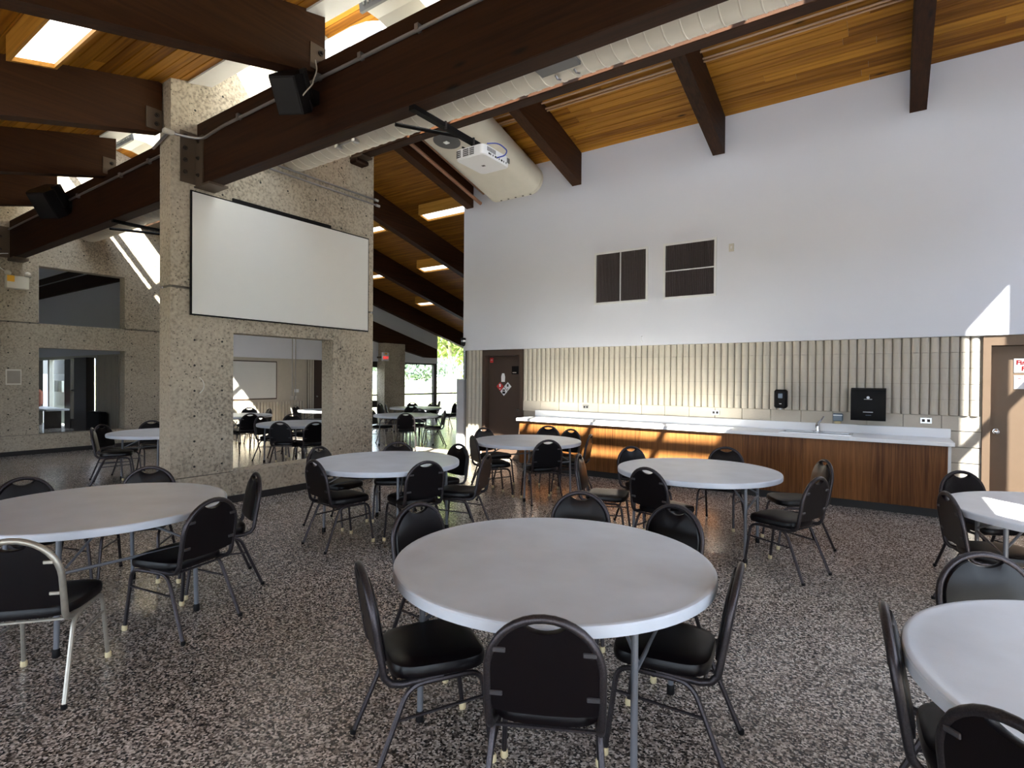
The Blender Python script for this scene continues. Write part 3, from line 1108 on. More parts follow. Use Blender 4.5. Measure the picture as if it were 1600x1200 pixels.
vent(-4.302, -3.323, 2.925, 3.835, True, 'left wall vent with a vertical divider on the white wall')
vent(-3.062, -2.219, 2.928, 3.835, False, 'right wall vent with a horizontal divider on the white wall')


# ---------------- doors
def text(body, size, loc, rot, mat, name='lettering', parent=None, ext=0.002):
    cu = bpy.data.curves.new(name, 'FONT')
    cu.body = body
    cu.size = size
    cu.extrude = ext
    cu.offset = size * 0.03
    cu.align_x = 'LEFT'
    o = bpy.data.objects.new(name, cu)
    COL.objects.link(o)
    dg = bpy.context.evaluated_depsgraph_get()
    me = bpy.data.meshes.new_from_object(o.evaluated_get(dg))
    bpy.data.objects.remove(o)
    me.materials.clear()
    me.materials.append(M[mat])
    o = bpy.data.objects.new(name, me)
    COL.objects.link(o)
    pl = WL[parent.name] if parent else (0, 0, 0)
    o.parent = parent
    o.location = (loc[0] - pl[0], loc[1] - pl[1], loc[2] - pl[2])
    o.rotation_euler = rot
    WL[o.name] = loc
    return o


def door(name, x0, x1, mat, knob_side, yf=8.90):
    d = sroot(name, ((x0 + x1) / 2, 9.0, 0))
    m = MB()
    m.box(x0, x0 + 0.075, yf - 0.05, 9.2, 0, 2.185)
    m.box(x1 - 0.075, x1, yf - 0.05, 9.2, 0, 2.185)
    m.box(x0 + 0.075, x1 - 0.075, yf - 0.05, 9.2, 2.065, 2.185)
    m.build('frame', mat, d)
    lf = MB().cbox(x0 + 0.08, x1 - 0.08, yf + 0.08, yf + 0.125, 0.01, 2.06, 0.003).build('leaf', mat, d)
    kx = x1 - 0.135 if knob_side > 0 else x0 + 0.145
    MB().lathe([(0.034, yf + 0.08), (0.034, yf + 0.072), (0.014, yf + 0.07), (0.014, yf + 0.035), (0.028, yf + 0.03), (0.033, yf + 0.015), (0.026, yf + 0.0), (0.005, yf - 0.004)], 18, (kx, 0, 1.005), 'Y').build('knob', 'chrome', lf, True)
    return d


dA = door('door_1', -6.815, -5.833, 'brown', 1)
dB = door('door_2', 0.962, 2.05, 'tan', -1)
yl = 8.979
RX = (R(90), 0, 0)


def sgn(name, label, x0, x1, z0, z1, mat):
    o = MB().box(x0, x1, yl - 0.004, yl, z0, z1).build(name, mat)
    return tag(o, label, 'sign')


sgn('sticker', 'small red sticker at the top left of the brown door', -6.71, -6.63, 1.935, 2.035, 'red')
MB().box(-6.695, -6.645, yl - 0.006, yl - 0.004, 1.985, 1.995).build('print', 'plastic', bpy.data.objects['sticker'])
o = sgn('name_plate', 'dark name plate on the upper right of the brown door', -6.17, -6.01, 1.70, 1.86, 'black')
MB().box(-6.15, -6.06, yl - 0.006, yl - 0.004, 1.725, 1.740).build('print', 'almond', o)
o = MB().prism([(x * 0.042 - 6.38, z * 0.085 + 1.632) for x, z in ((-1, -1), (1, -1), (1.1, 0.2), (0.6, 1), (-0.6, 1), (-1.1, 0.2))], yl - 0.004, yl, 'Y').build('door_tag', 'plastic')
tag(o, 'white shield-shaped tag in the middle of the brown door', 'sign')


def diamond(cx, cz, r, mat, label, marks):
    o = MB().prism([(cx - r, cz), (cx, cz - r), (cx + r, cz), (cx, cz + r)], yl - 0.003, yl, 'Y').build('hazard_diamond', mat)
    tag(o, label, 'sign', 'hazard diamonds on the brown door')
    for (a, b, c_, d_, mm) in marks:
        MB().box(cx + a, cx + b, yl - 0.006, yl - 0.003, cz + c_, cz + d_).build('print', mm, o)


diamond(-6.455, 1.455, 0.088, 'red', 'red hazard diamond on the brown door', [(-0.02, 0.02, -0.01, 0.05, 'plastic'), (-0.012, 0.012, -0.06, -0.045, 'plastic')])
diamond(-6.265, 1.455, 0.088, 'plastic', 'white hazard diamond on the brown door', [(-0.02, 0.02, -0.005, 0.045, 'tab'), (-0.012, 0.012, -0.06, -0.045, 'tab')])
diamond(-6.36, 1.355, 0.088, 'plastic', 'black and white hazard diamond below the other two on the brown door', [(-0.035, 0.035, -0.045, 0.0, 'black'), (-0.03, 0.03, 0.01, 0.04, 'tab')])
t = thing('fire_sign', 'white sign with red lettering on the tan door', 'sign', (1.45, yl, 1.73))
MB().box(1.262, 1.75, yl - 0.006, yl, 1.735, 1.905).build('board', 'plastic', t)
text('Fire', 0.078, (1.282, yl - 0.008, 1.832), RX, 'redink', parent=t)
text('F', 0.078, (1.330, yl - 0.008, 1.757), RX, 'redink', parent=t)
t = thing('paper_notice', 'white paper notice below the red-lettered sign on the tan door', 'sign', (1.45, yl, 1.53))
MB().box(1.265, 1.64, yl - 0.004, yl, 1.535, 1.700).build('sheet', 'plastic', t)
MB().box(1.30, 1.33, yl - 0.006, yl - 0.004, 1.66, 1.668).build('print', 'red', t)

# ================================================================== PIER FITTINGS
t = thing('projection_screen', 'big white projection board with black edge on the concrete wall', 'screen', (-6.84, 4.555, 2.355))
MB().box(-6.862, -6.838, 3.205, 5.905, 2.340, 3.82).build('edge_frame', 'black', t)
MB().box(-6.838, -6.832, 3.222, 5.888, 2.357, 3.803).build('board', 'screen', t)
MB().box(-6.876, -6.850, 3.72, 5.20, 3.80, 3.865).build('mounting_rail', 'black', t)
for i, (z, e) in enumerate(((4.475, 6.10), (4.395, 6.13))):
    t = thing('conduit', ('upper', 'lower')[i] + ' of two bright conduits across the concrete wall above the board', 'conduit', (-6.85, 5.2, z))
    MB().tube([(-6.85, 4.25 - 0.1 * i, z), (-6.85, e - 0.06, z)], 0.014).build('pipe', 'conduit', t, True)
    MB().tube([(-6.85, e - 0.07, z), (-6.85, e, z)], 0.022).build('end_fitting', 'ductgrey', t, True)
t = thing('conduit', 'grey conduit clipped along the face of the big beam with an elbow box', 'conduit', (-3, 3.25, 4.44))
MB().tube(fillet([(-7.2, 2.95, 4.30), (-6.86, 2.97, 4.42), (-6.79, 3.08, 4.40), (-6.70, 3.262, 4.40), (-6.2, 3.262, 4.44), (2.5, 3.262, 4.475)], 0.12), 0.016).build('pipe', 'conduit', t, True)
MB().cbox(-6.875, -6.81, 2.90, 3.02, 4.39, 4.44, 0.012).build('pull_box', 'almond', t)
for x in (-5.9, -4.5, -3.9, -3.2):
    MB().box(x - 0.02, x + 0.02, 3.24, 3.29, 4.43 + (x + 6.2) * 0.004, 4.485 + (x + 6.2) * 0.004).build('clamp', 'conduit', t)
t = thing('conduit', 'grey conduit on the shaded beam left of the concrete wall', 'conduit', (-10, 3.25, 4.45))
MB().tube([(-14.2, 3.266, 4.45), (-7.16, 3.266, 4.45)], 0.016).build('pipe', 'conduit', t, True)
for x in (-9.0, -10.6, -8.1):
    MB().box(x - 0.03, x + 0.03, 3.245, 3.29, 4.42, 4.48).build('clamp', 'conduit', t)
o = MB().tube(arc((3.27, 1.50), 0.11, -60, 60, 10, lambda a, b: (-6.874, a, b)), 0.006).build('wall_sticker', 'almond')
tag(o, 'faint curved sticker remnant low on the concrete wall', 'sticker')
t = thing('emergency_light', 'white emergency light box with orange label on the left concrete wall', 'light', (-14.2, 3.39, 3.3))
MB().cbox(-14.257, -14.12, 3.215, 3.56, 3.30, 3.555, 0.012).build('housing', 'duct', t)
MB().box(-14.12, -14.115, 3.225, 3.335, 3.43, 3.55).build('label_sticker', 'yellow', t)
for yy in (3.24, 3.54):
    MB().lathe([(0.05, -14.17), (0.055, -14.13), (0.03, -14.08), (0.012, -14.06)], 12, (0, yy, 3.60), 'X').build('lamp_head', 'duct', t, True)
MB().tube(fillet([(-14.24, 3.24, 3.62), (-14.2, 3.05, 3.75), (-14.2, 3.10, 3.95), (-14.2, 3.26, 3.98)], 0.08), 0.008).build('cable', 'plastic', t)
t = thing('wall_plaque', 'small clear plaque on the left concrete wall', 'plaque', (-14.25, 3.35, 1.40))
MB().cbox(-14.256, -14.24, 3.23, 3.47, 1.41, 1.72, 0.003).build('sheet', 'duct', t)
MB().box(-14.240, -14.236, 3.25, 3.45, 1.44, 1.69).build('print', 'joint', t)


# ================================================================== DUCTS
def spiral_duct(xa, xb_, label):
    t = thing('spiral_duct', label, 'duct', ((xa + xb_) / 2, 4.57, 4.475))
    yc, zc, r = 4.57, 4.75, 0.275
    prof = []
    x = xa
    pit = 0.15
    prof.append((r * 0.82, xa))
    prof.append((r * 0.98, xa + 0.02))
    x = xa + 0.05
    while x < xb_ - pit:
        prof += [(r, x), (r, x + pit - 0.016), (r + 0.006, x + pit - 0.010), (r + 0.006, x + pit - 0.004)]
        x += pit
    prof.append((r, xb_))
    MB().lathe(prof, 40, (0, yc, zc), 'X').build('shell', 'duct', t, True)
    return t


sdA = spiral_duct(-6.87, 2.5, 'long beige spiral duct between the two beams')
sdB = spiral_duct(-14.2, -7.2, 'shaded spiral duct continuing left of the concrete wall')
g = MB().cbox(-2.74, -2.33, 4.27, 4.46, 4.462, 4.50, 0.006).build('register', 'grille', sdA)
for x in (-2.62, -2.42):
    MB().tube([(x, 4.50, 4.47), (x, 4.54, 4.455), (x + 0.03, 4.56, 4.45)], 0.010).build('clip', 'stain', sdA)
m = MB()
m.tube([(-5.72, 4.42, 4.50), (-5.36, 4.42, 4.50)], 0.010)
m.build('clip_bar', 'stain', sdA)
for x in (-5.70, -5.38):
    MB().box(x - 0.025, x + 0.025, 4.39, 4.47, 4.472, 4.515).build('clip', 'stain', sdA)


def elbow(xc, label):
    t = thing('duct_outlet', label, 'duct', (xc, 4.2, 5.1))
    w = 0.29
    inner = [(3.77, 5.40), (3.98, 5.40), (4.12, 5.37), (4.22, 5.30), (4.33, 5.16), (4.36, 4.90)]
    outer = [(4.80, 4.88), (4.84, 5.28), (4.76, 5.50), (4.58, 5.63), (4.30, 5.68), (3.72, 5.68)]
    MB().prism(inner + outer, xc - w, xc + w).build('elbow', 'ductgrey', t, False)
    fr = MB()
    fr.prism([(3.77, 5.36), (3.80, 5.36), (3.75, 5.72), (3.70, 5.72)], xc - w - 0.03, xc + w + 0.03)
    f = fr.build('grille_frame', 'grille', t)
    for i in range(9):
        x = xc - w + 0.05 + i * (2 * w - 0.1) / 8
        MB().prism([(3.745, 5.40), (3.77, 5.40), (3.72, 5.68), (3.69, 5.68)], x - 0.008, x + 0.008).build('louver', 'ductgrey', f)


elbow(-4.20, 'grey duct outlet with louvers above the big beam at the top of the picture')
elbow(-10.28, 'grey duct outlet with louvers seen under the shaded rafter left of the concrete wall')
t = thing('duct_plenum', 'white rounded duct plenum over the spiral duct beside the concrete wall', 'duct', (-5.9, 4.7, 5.1))
pl_ = [(-6.87, 4.32), (-5.35, 4.32), (-5.12, 4.36), (-4.95, 4.46), (-4.86, 4.62), (-4.86, 4.78), (-4.95, 4.92), (-5.12, 5.0), (-6.87, 5.0)]
MB().prism(pl_, 4.96, 5.80, 'Z').build('casing', 'trimw', t)
MB().prism([(-5.9 + (a + 5.9) * 0.985, 4.66 + (b - 4.66) * 0.96) for a, b in pl_], 5.80, 5.815, 'Z').build('lid', 'trimw', t)
# flat-oval duct along the rafter bay
t = thing('oval_duct', 'fat beige flat-oval duct running down to the white wall behind the projector', 'duct', (-6.05, 7.5, 5.1))
sec = []
xa, xb_, hh = -6.42, -5.66, 0.265
for i in range(17):
    th = R(-90 + 180 * i / 16)
    sec.append((xb_ + hh * math.cos(th), hh * math.sin(th)))
for i in range(17):
    th = R(90 + 180 * i / 16)
    sec.append((xa + hh * math.cos(th), hh * math.sin(th)))


def oval(ya, yb, k=1.0, c=0.0):
    m = MB()
    n0 = len(sec)
    for y in (ya, yb):
        z = 5.385 + SL * (8.836 - y)
        for (x, dz) in sec:
            m.v.append((-6.04 + (x + 6.04) * k, y, z + dz * k))
    for i in range(n0):
        j = (i + 1) % n0
        m.f.append((i, j, n0 + j, n0 + i))
    m.f.append(tuple(range(n0)))
    m.f.append(tuple(range(n0, 2 * n0))[::-1])
    return m


sh = oval(5.75, 8.83).build('shell', 'duct', t, True)
oval(7.55, 7.575, 1.006).build('seam', 'duct', t, True)
oval(8.775, 8.83, 1.012).build('collar', 'duct', t, True)
for i in range(5):
    x = -6.35 + i * 0.17
    z = 5.385 + SL * 0.03 - 0.268
    MB().box(x, x + 0.035, 8.79, 8.815, z - 0.006, z + 0.002).build('screw_tab', 'bolt', t)
m = MB()
ring = []
for i in range(28):
    th = 2 * math.pi * i / 28
    cx = max(-1, min(1, 1.5 * math.cos(th)))
    y = 6.98 + 0.19 * math.sin(th) + 0.03 * math.cos(th)
    x = -6.16 + 0.23 * math.cos(th) * 1.0
    z = 5.385 + SL * (8.836 - y) - 0.267
    ring.append((x, y, z - 0.012))
n0 = len(m.v)
m.v += ring + [(p[0], p[1], p[2] + 0.012) for p in ring]
k = len(ring)
m.f.append(tuple(range(k)))
for i in range(k):
    m.f.append((i, (i + 1) % k, k + (i + 1) % k, k + i))
ap = m.build('access_panel', 'grille', t)
MB().box(-6.20, -6.12, 6.93, 7.01, WL[ap.name][2] - 0.004 + 0.03, WL[ap.name][2] + 0.04).build('label', 'plastic', ap)
for i, (xo, zo) in enumerate(((-6.87, 5.165), (-6.79, 5.36))):
    t = MB().tube([(xo, 5.8, zo + SL * 3.03), (xo, 8.83, zo)], 0.035, 12).build('painted_pipe', 'copper', None, True)
    tag(t, ('lower', 'upper')[i] + ' of two brown pipes sloping down beside the oval duct', 'pipe')
for i, (y, d) in enumerate(((7.45, 0.05), (7.57, 0.05), (7.62, 0.05))):
    t = MB().tube([(-7.28, y, zR(y) - d), (2.6, y, zR(y) - d)], 0.014).build('ceiling_conduit', 'pinkpipe', None, True)
    tag(t, ('first', 'second', 'third')[i] + ' of three tan conduits along the amber ceiling, counted from the beam', 'conduit')

# ================================================================== PROJECTOR
t = thing('projector', 'white ceiling projector hanging in front of the oval duct', 'projector', (-3.28, 4.26, 3.70))
px0, px1, py0, py1, pz0, pz1 = -3.46, -3.117, 4.04, 4.475, 3.70, 3.795
m = MB()
rr = 0.05
out = []
for (cx, cy, a0) in ((px1 - rr, py1 - rr, 0), (px0 + rr, py1 - rr, 90), (px0 + rr, py0 + rr, 180), (px1 - rr, py0 + rr, 270)):
    out += arc((cx, cy), rr, a0, a0 + 90, 5, lambda a, b: (a, b))
m.prism(out, pz0 + 0.006, pz1, 'Z')
m.prism([(-3.2885 + (a + 3.2885) * 0.965, 4.2575 + (b - 4.2575) * 0.965) for a, b in out], pz0, pz0 + 0.006, 'Z')
bd = m.build('housing', 'plastic', t, True)
for (a, b) in ((-3.44, -3.385), (-3.36, -3.29), (-3.28, -3.225)):
    v = MB()
    for i in range(4):
        for j in range(4):
            xx = a + (b - a) * i / 4
            zz = pz0 + 0.018 + j * 0.018
            v.box(xx, xx + (b - a) / 4 - 0.004, py0 - 0.002, py0 + 0.002, zz, zz + 0.012)
    v.build('vent_grille', 'tab', bd)
for (a, b, z0, z1) in ((4.10, 4.24, 3.745, 3.785), (4.42, 4.455, 3.735, 3.785)):
    v = MB()
    for i in range(8 if b - a > 0.1 else 3):
        yy = a + i * 0.0175
        v.box(px1 - 0.002, px1 + 0.002, yy, yy + 0.008, z0, z1)
    v.build('vent_grille', 'tab', bd)
for i, yy in enumerate((4.12, 4.15, 4.185, 4.22, 4.25, 4.285, 4.32, 4.36, 4.40)):
    MB().box(px1 - 0.002, px1 + 0.003, yy, yy + (0.022 if i % 3 == 0 else 0.010), 3.718, 3.734).build('port', 'black', bd)
MB().box(-3.32, -3.285, 4.27, 4.30, pz0 - 0.001, pz0 + 0.001).build('logo', 'tab', bd)
MB().box(-3.36, -3.345, py0 - 0.02, py0 + 0.03, pz1, pz1 + 0.01).build('mount_foot', 'black', t)
MB().box(-3.40, -3.17, 4.10, 4.42, pz1, pz1 + 0.02).build('mount_plate', 'black', t)
MB().tube([(-3.28, 4.26, 3.79), (-3.30, 4.26, 3.85)], 0.03, 10).build('mount_stem', 'black', t)
MB().tube(fillet([(px1 - 0.02, 4.12, 3.82), (px1 + 0.06, 4.20, 3.835), (px1 + 0.09, 4.30, 3.79), (px1 + 0.07, 4.29, 3.745), (px1, 4.255, 3.727)], 0.06), 0.006).build('cable', 'blue', t)
t = thing('projector_strut', 'black steel strut from the big beam holding the projector', 'strut', (-3.3, 3.9, 3.85))
MB().box(-3.335, -3.275, 3.30, 4.45, 3.848, 3.888).build('channel', 'blackmetal', t)
MB().tube([(-3.66, 3.45, 3.875), (-3.32, 3.92, 3.86)], 0.018, 4).build('brace', 'blackmetal', t)
for y in (3.7, 4.1):
    MB().lathe([(0.012, 3.835), (0.012, 3.90)], 6, (-3.28, y, 0)).build('bolt', 'bolt', t)
t = thing('strut_channel', 'black steel strut under the shaded duct left of the concrete wall', 'strut', (-8.6, 4.2, 3.86))
MB().box(-9.4, -9.34, 3.3, 5.0, 3.85, 3.89).build('channel', 'blackmetal', t)
MB().tube([(-9.9, 3.45, 3.87), (-9.38, 4.3, 3.86)], 0.02, 4).build('brace', 'blackmetal', t)


# ================================================================== SPEAKERS
def speaker(cx, cy, cz, rz, label, s=1.0):
    t = thing('loudspeaker', label, 'speaker', (cx, cy, cz))
    mt = Matrix.Translation((cx, cy, cz)) @ Matrix.Rotation(rz, 4, 'Z') @ Matrix.Rotation(R(38), 4, 'Y') @ Matrix.Scale(s, 4)
    m = MB()
    m.prism([(-0.15, -0.10), (0.05, -0.16), (0.15, -0.12), (0.15, 0.12), (0.05, 0.16), (-0.15, 0.10)], -0.15, 0.17, 'Z')
    m.xf(mt)
    c = m.build('cabinet', 'black', t)
    m = MB().cbox(0.148, 0.162, -0.11, 0.11, -0.14, 0.16, 0.004)
    m.xf(mt)
    m.build('grille', 'rubber', c)
    m = MB().box(-0.04, 0.04, 0.13, 0.17, -0.05, 0.2)
    m.xf(mt)
    m.build('yoke', 'blackmetal', t)
    return t, mt


sp, mt = speaker(-4.60, 3.06, 4.25, R(-60), 'black loudspeaker hung on the big beam by the nearest left rafter')
MB().tube(fillet([(-4.52, 3.24, 4.62), (-4.46, 3.22, 4.50), (-4.50, 3.20, 4.40), (-4.36, 3.10, 4.28), (-4.40, 3.05, 4.20), (-4.48, 3.06, 4.17)], 0.06), 0.006).build('cable', 'joint', sp)
MB().box(-4.66, -4.52, 3.15, 3.29, 4.22, 4.34).build('bracket', 'blackmetal', sp)
sp2, _ = speaker(-11.0, 3.05, 4.36, R(-60), 'black loudspeaker hung on the shaded beam far left', 1.3)
MB().box(-11.06, -10.92, 3.15, 3.29, 4.30, 4.42).build('bracket', 'blackmetal', sp2)


# ================================================================== BOX LAMPS
def lamp(x0, x1, y0, y1, zf, sl, label):
    drop = 0.23
    t = thing('box_lamp', label, 'lamp', ((x0 + x1) / 2, (y0 + y1) / 2, zf((y0 + y1) / 2) - drop))
    tt = 0.03
    pl = lambda a, b, d0, d1: [(a, zf(a) - d1), (b, zf(b) - d1), (b, zf(b) - d0), (a, zf(a) - d0)]
    m = MB()
    m.prism(pl(y0, y0 + tt, 0, drop), x0, x1)
    m.prism(pl(y1 - tt, y1, 0, drop), x0, x1)
    m.prism(pl(y0 + tt, y1 - tt, 0, drop), x0, x0 + tt)
    m.prism(pl(y0 + tt, y1 - tt, 0, drop), x1 - tt, x1)
    m.build('wooden_box', 'lampbox', t)
    m = MB()
    m.prism(pl(y0 + tt, y1 - tt, drop - 0.05, drop - 0.04), x0 + tt, x1 - tt)
    m.build('diffuser', 'lamp', t)


lamp(-6.60, -5.40, 1.50, 1.87, zL, 1, 'wooden box lamp on the left ceiling in the top left corner')
lamp(-8.95, -7.60, 9.18, 9.50, zR, -1, 'wooden box lamp nearest the left end of the white wall')
lamp(-11.25, -10.10, 11.48, 11.80, zR, -1, 'wooden box lamp in the middle of the dark far ceiling')
lamp(-13.55, -12.45, 13.75, 14.05, zR, -1, 'small wooden box lamp at the far low end of the ceiling')
lamp(-11.45, -10.33, 9.25, 9.53, zR, -1, 'wooden box lamp half hidden behind the concrete wall, upper one')
lamp(-13.75, -12.72, 11.50, 11.78, zR, -1, 'wooden box lamp half hidden behind the concrete wall, lower one')


# ================================================================== CHAIR
BASEZ, TOPZ = 0.475, 0.84
def bk(x, z):      # point on the reclined back plane
    k = (z - BASEZ) / (TOPZ - BASEZ)
    return (x, -0.225 - 0.062 * k, z)


def make_chair(fm='frame'):
    t = thing('banquet_chair', 'x', 'chair')
    # seat cushion
    m = MB()
    n = 40
    def ring(sc, z, dyy=0.0):
        o = []
        for k in range(n):
            th = 2 * math.pi * k / n
            cx, sy = math.cos(th), math.sin(th)
            e = 2 / 4.2
            x = math.copysign(abs(cx) ** e, cx)
            y = math.copysign(abs(sy) ** e, sy)
            wx = 0.205 + 0.012 * y
            o.append((x * wx * sc, 0.02 + y * 0.205 * sc, z))
        return o
    layers = [(0.90, 0.408), (0.985, 0.414), (1.0, 0.428), (1.0, 0.446), (0.975, 0.460), (0.90, 0.468), (0.70, 0.473), (0.35, 0.475)]
    for sc, z in layers:
        m.v += ring(sc, z)
    for i in range(len(layers) - 1):
        for k in range(n):
            a, b = i * n + k, i * n + (k + 1) % n
            m.f.append((a, b, b + n, a + n))
    m.f.append(tuple(range(n))[::-1])
    m.f.append(tuple((len(layers) - 1) * n + k for k in range(n)))
    seat = m.build('seat', 'vinyl', t, True)
    # back pad with handle cut-out
    ri, zc = 0.183, 0.636
    outl = [(-ri + 0.004, 0.492), (-ri, 0.52)]
    hx = 0.072
    a0 = math.degrees(math.acos(hx / ri))
    outl += [(-ri * math.cos(R(a)), zc + ri * math.sin(R(a))) for a in [a0 * i / 7 for i in range(8)]]
    zt = zc + ri * math.sin(R(a0))
    for i in range(1, 10):
        x = -hx + 2 * hx * i / 10
        k = 1 - (x / hx) ** 2
        outl.append((x, zt - 0.026 * k ** 0.8))
    outl += [(ri * math.cos(R(a)), zc + ri * math.sin(R(a))) for a in [a0 * (7 - i) / 7 for i in range(8)]]
    outl += [(ri, 0.52), (ri - 0.004, 0.492)]
    outl += [(ri * 0.6, 0.482), (0, 0.479), (-ri * 0.6, 0.482)]
    k = len(outl)
    cxm, czm = 0, 0.63
    m = MB()
    for (sc, off) in ((0.985, -0.006), (1.0, 0.0), (1.0, 0.016), (0.96, 0.026), (0.80, 0.032), (0.45, 0.035)):
        for (x, z) in outl:
            p = bk(cxm + (x - cxm) * sc, czm + (z - czm) * sc)
            m.v.append((p[0], p[1] + off - 0.004, p[2] + off * 0.15))
    for i in range(5):
        for j in range(k):
            a, b = i * k + j, i * k + (j + 1) % k
            m.f.append((a, b, b + k, a + k))
    m.f.append(tuple(range(k))[::-1])
    m.f.append(tuple(5 * k + j for j in range(k)))
    back = m.build('backrest', 'vinyl', t, True)
    for sx in (-1, 1):
        for z in (0.555, 0.715):
            xo = 0.185 if z < 0.6 else 0.172
            p = bk(sx * xo, z)
            m = MB().cbox(min(p[0], p[0] - sx * 0.045), max(p[0], p[0] - sx * 0.045), p[1] - 0.017, p[1] - 0.010, z - 0.009, z + 0.009, 0.003)
            m.build('mounting_tab', 'tab' if fm == 'frame' else fm, back)
    # back frame: one bent tube
    pts = [(-0.178, 0.02, 0.402), (-0.186, -0.15, 0.402)]
    pts += [(-0.189, -0.195, 0.415), (-0.191, -0.219, 0.445)]
    pts += [bk(-0.192, z) for z in (0.48, 0.56, 0.62)]
    rr = 0.192
    zc2 = TOPZ - 0.012 - rr
    arcp = [bk(-rr * math.cos(R(a)), zc2 + rr * math.sin(R(a))) for a in range(0, 181, 10)]
    pts += arcp
    pts += [bk(0.192, z) for z in (0.62, 0.56, 0.48)]
    pts += [(0.191, -0.219, 0.445), (0.189, -0.195, 0.415), (0.186, -0.15, 0.402), (0.178, 0.02, 0.402)]
    MB().tube(pts, 0.0150, 10).build('back_frame', fm, t, True)
    # legs
    for sx in (-1, 1):
        f = fillet([(sx * 0.187, 0.02, 0.392), (sx * 0.187, 0.185, 0.392), (sx * 0.200, 0.232, 0.02)], 0.065)
        lg = MB().tube(f, 0.0115, 8).build('leg', fm, t, True)
        MB().lathe([(0.013, 0.0), (0.0165, 0.004), (0.0165, 0.028), (0.013, 0.034)], 10, (sx * 0.2005, 0.2335, 0)).build('leg_cap', 'cap', lg, True)
        f = fillet([(sx * 0.187, 0.02, 0.392), (sx * 0.187, -0.12, 0.392), (sx * 0.212, -0.275, 0.02)], 0.065)
        lg = MB().tube(f, 0.0115, 8).build('leg', fm, t, True)
        MB().lathe([(0.012, 0.0), (0.014, 0.003), (0.014, 0.022)], 10, (sx * 0.2135, -0.2815, 0)).build('leg_foot', 'rubber', lg, True)
        MB().tube([(sx * 0.192, 0.214, 0.285), (sx * 0.196, -0.172, 0.265)], 0.007, 6).build('stretcher', fm, t, True)
    MB().tube([(-0.186, -0.165, 0.396), (0.186, -0.165, 0.396)], 0.008, 6).build('crossbar', fm, t, True)
    MB().tube([(-0.186, 0.12, 0.394), (0.186, 0.12, 0.394)], 0.008, 6).build('crossbar', fm, t, True)
    return t


chair0 = make_chair()
chairP = make_chair('chairpale')
used = set()


def place_chair(bx, by, ang, label, group, src=chair0):
    if src.name not in used:
        used.add(src.name)
        o = src
    else:
        o = copy_tree(src)
    a = R(ang - 90)
    ox, oy = 0.0, -0.287
    rx, ry = ox * math.cos(a) - oy * math.sin(a), ox * math.sin(a) + oy * math.cos(a)
    o.location = (bx - rx, by - ry, 0)
    o.rotation_euler = (0, 0, a)
    tag(o, label, 'chair', group)


# ================================================================== TABLE
def make_table():
    t = thing('round_table', 'x', 'table')
    MB().lathe([(0.0005, 0.700), (0.70, 0.700), (0.72, 0.694), (0.752, 0.692), (0.761, 0.695), (0.763, 0.715), (0.762, 0.732), (0.758, 0.7385), (0.750, 0.7412), (0.738, 0.7405), (0.725, 0.7385), (0.70, 0.7385), (0.0005, 0.7385)], 72).build('tabletop', 'tabletop', t, True)
    for sx in (-1, 1):
        for sy in (-1, 1):
            lg = MB().tube([(sx * 0.50, sy * 0.37, 0.70), (sx * 0.505, sy * 0.385, 0.02)], 0.0145, 12).build('leg', 'tableleg', t, True)
            MB().lathe([(0.017, 0.0), (0.020, 0.004), (0.020, 0.045), (0.016, 0.05)], 12, (sx * 0.505, sy * 0.385, 0)).build('rubber_foot', 'rubber', lg, True)
            MB().tube([(sx * 0.505, sy * 0.34, 0.50), (sx * 0.28, sy * 0.05, 0.69)], 0.008, 6).build('folding_brace', 'tableleg', t, True)
        MB().tube([(sx * 0.50, -0.37, 0.685), (sx * 0.50, 0.37, 0.685)], 0.0135, 10).build('leg_crossbar', 'tableleg', t, True)
        MB().tube([(sx * 0.502, -0.378, 0.47), (sx * 0.502, 0.378, 0.47)], 0.010, 8).build('leg_crossbar', 'tableleg', t, True)
    MB().box(-0.56, 0.56, -0.012, 0.012, 0.675, 0.70).build('centre_rail', 'tableleg', t)
    return t


table0 = make_table()


def place_table(x, y, rz, label):
    if 'T' not in used:
        used.add('T')
        o = table0
    else:
        o = copy_tree(table0)
    o.location = (x, y, 0)
    o.rotation_euler = (0, 0, R(rz))
    tag(o, label, 'table', 'round grey folding tables')


TB = [(-1.348, 2.322, 8, 'large round grey table in the middle foreground'),
      (0.807, 2.295, 0, 'round grey table cut by the lower right edge of the picture'),
      (1.11, 5.166, 5, 'round grey table by the tan door with a sunlit patch on it'),
      (-1.537, 5.456, 3, 'round grey table in front of the right half of the counter'),
      (-4.227, 6.553, -23, 'round grey table near the brown door'),
      (-4.34, 4.0, 4, 'round grey table in front of the concrete wall right of its opening'),
      (-4.40, 1.484, 0, 'round grey table at the left edge of the picture'),
      (-9.32, 4.0, 5, 'round table half hidden behind the left end of the concrete wall'),
      (-9.20, 6.30, 10, 'round table seen through the opening of the concrete wall'),
      (-9.42, 9.30, 0, 'round table in the gap between concrete and white walls'),
      (-11.53, 11.77, 0, 'far round table before the window, behind the one in the gap'),
      (-12.20, 6.70, 0, 'far table at the left side of the concrete opening'),
      (-12.35, 9.30, 0, 'far sunlit table at the right side of the concrete opening')]
for a in TB:
    place_table(*a)

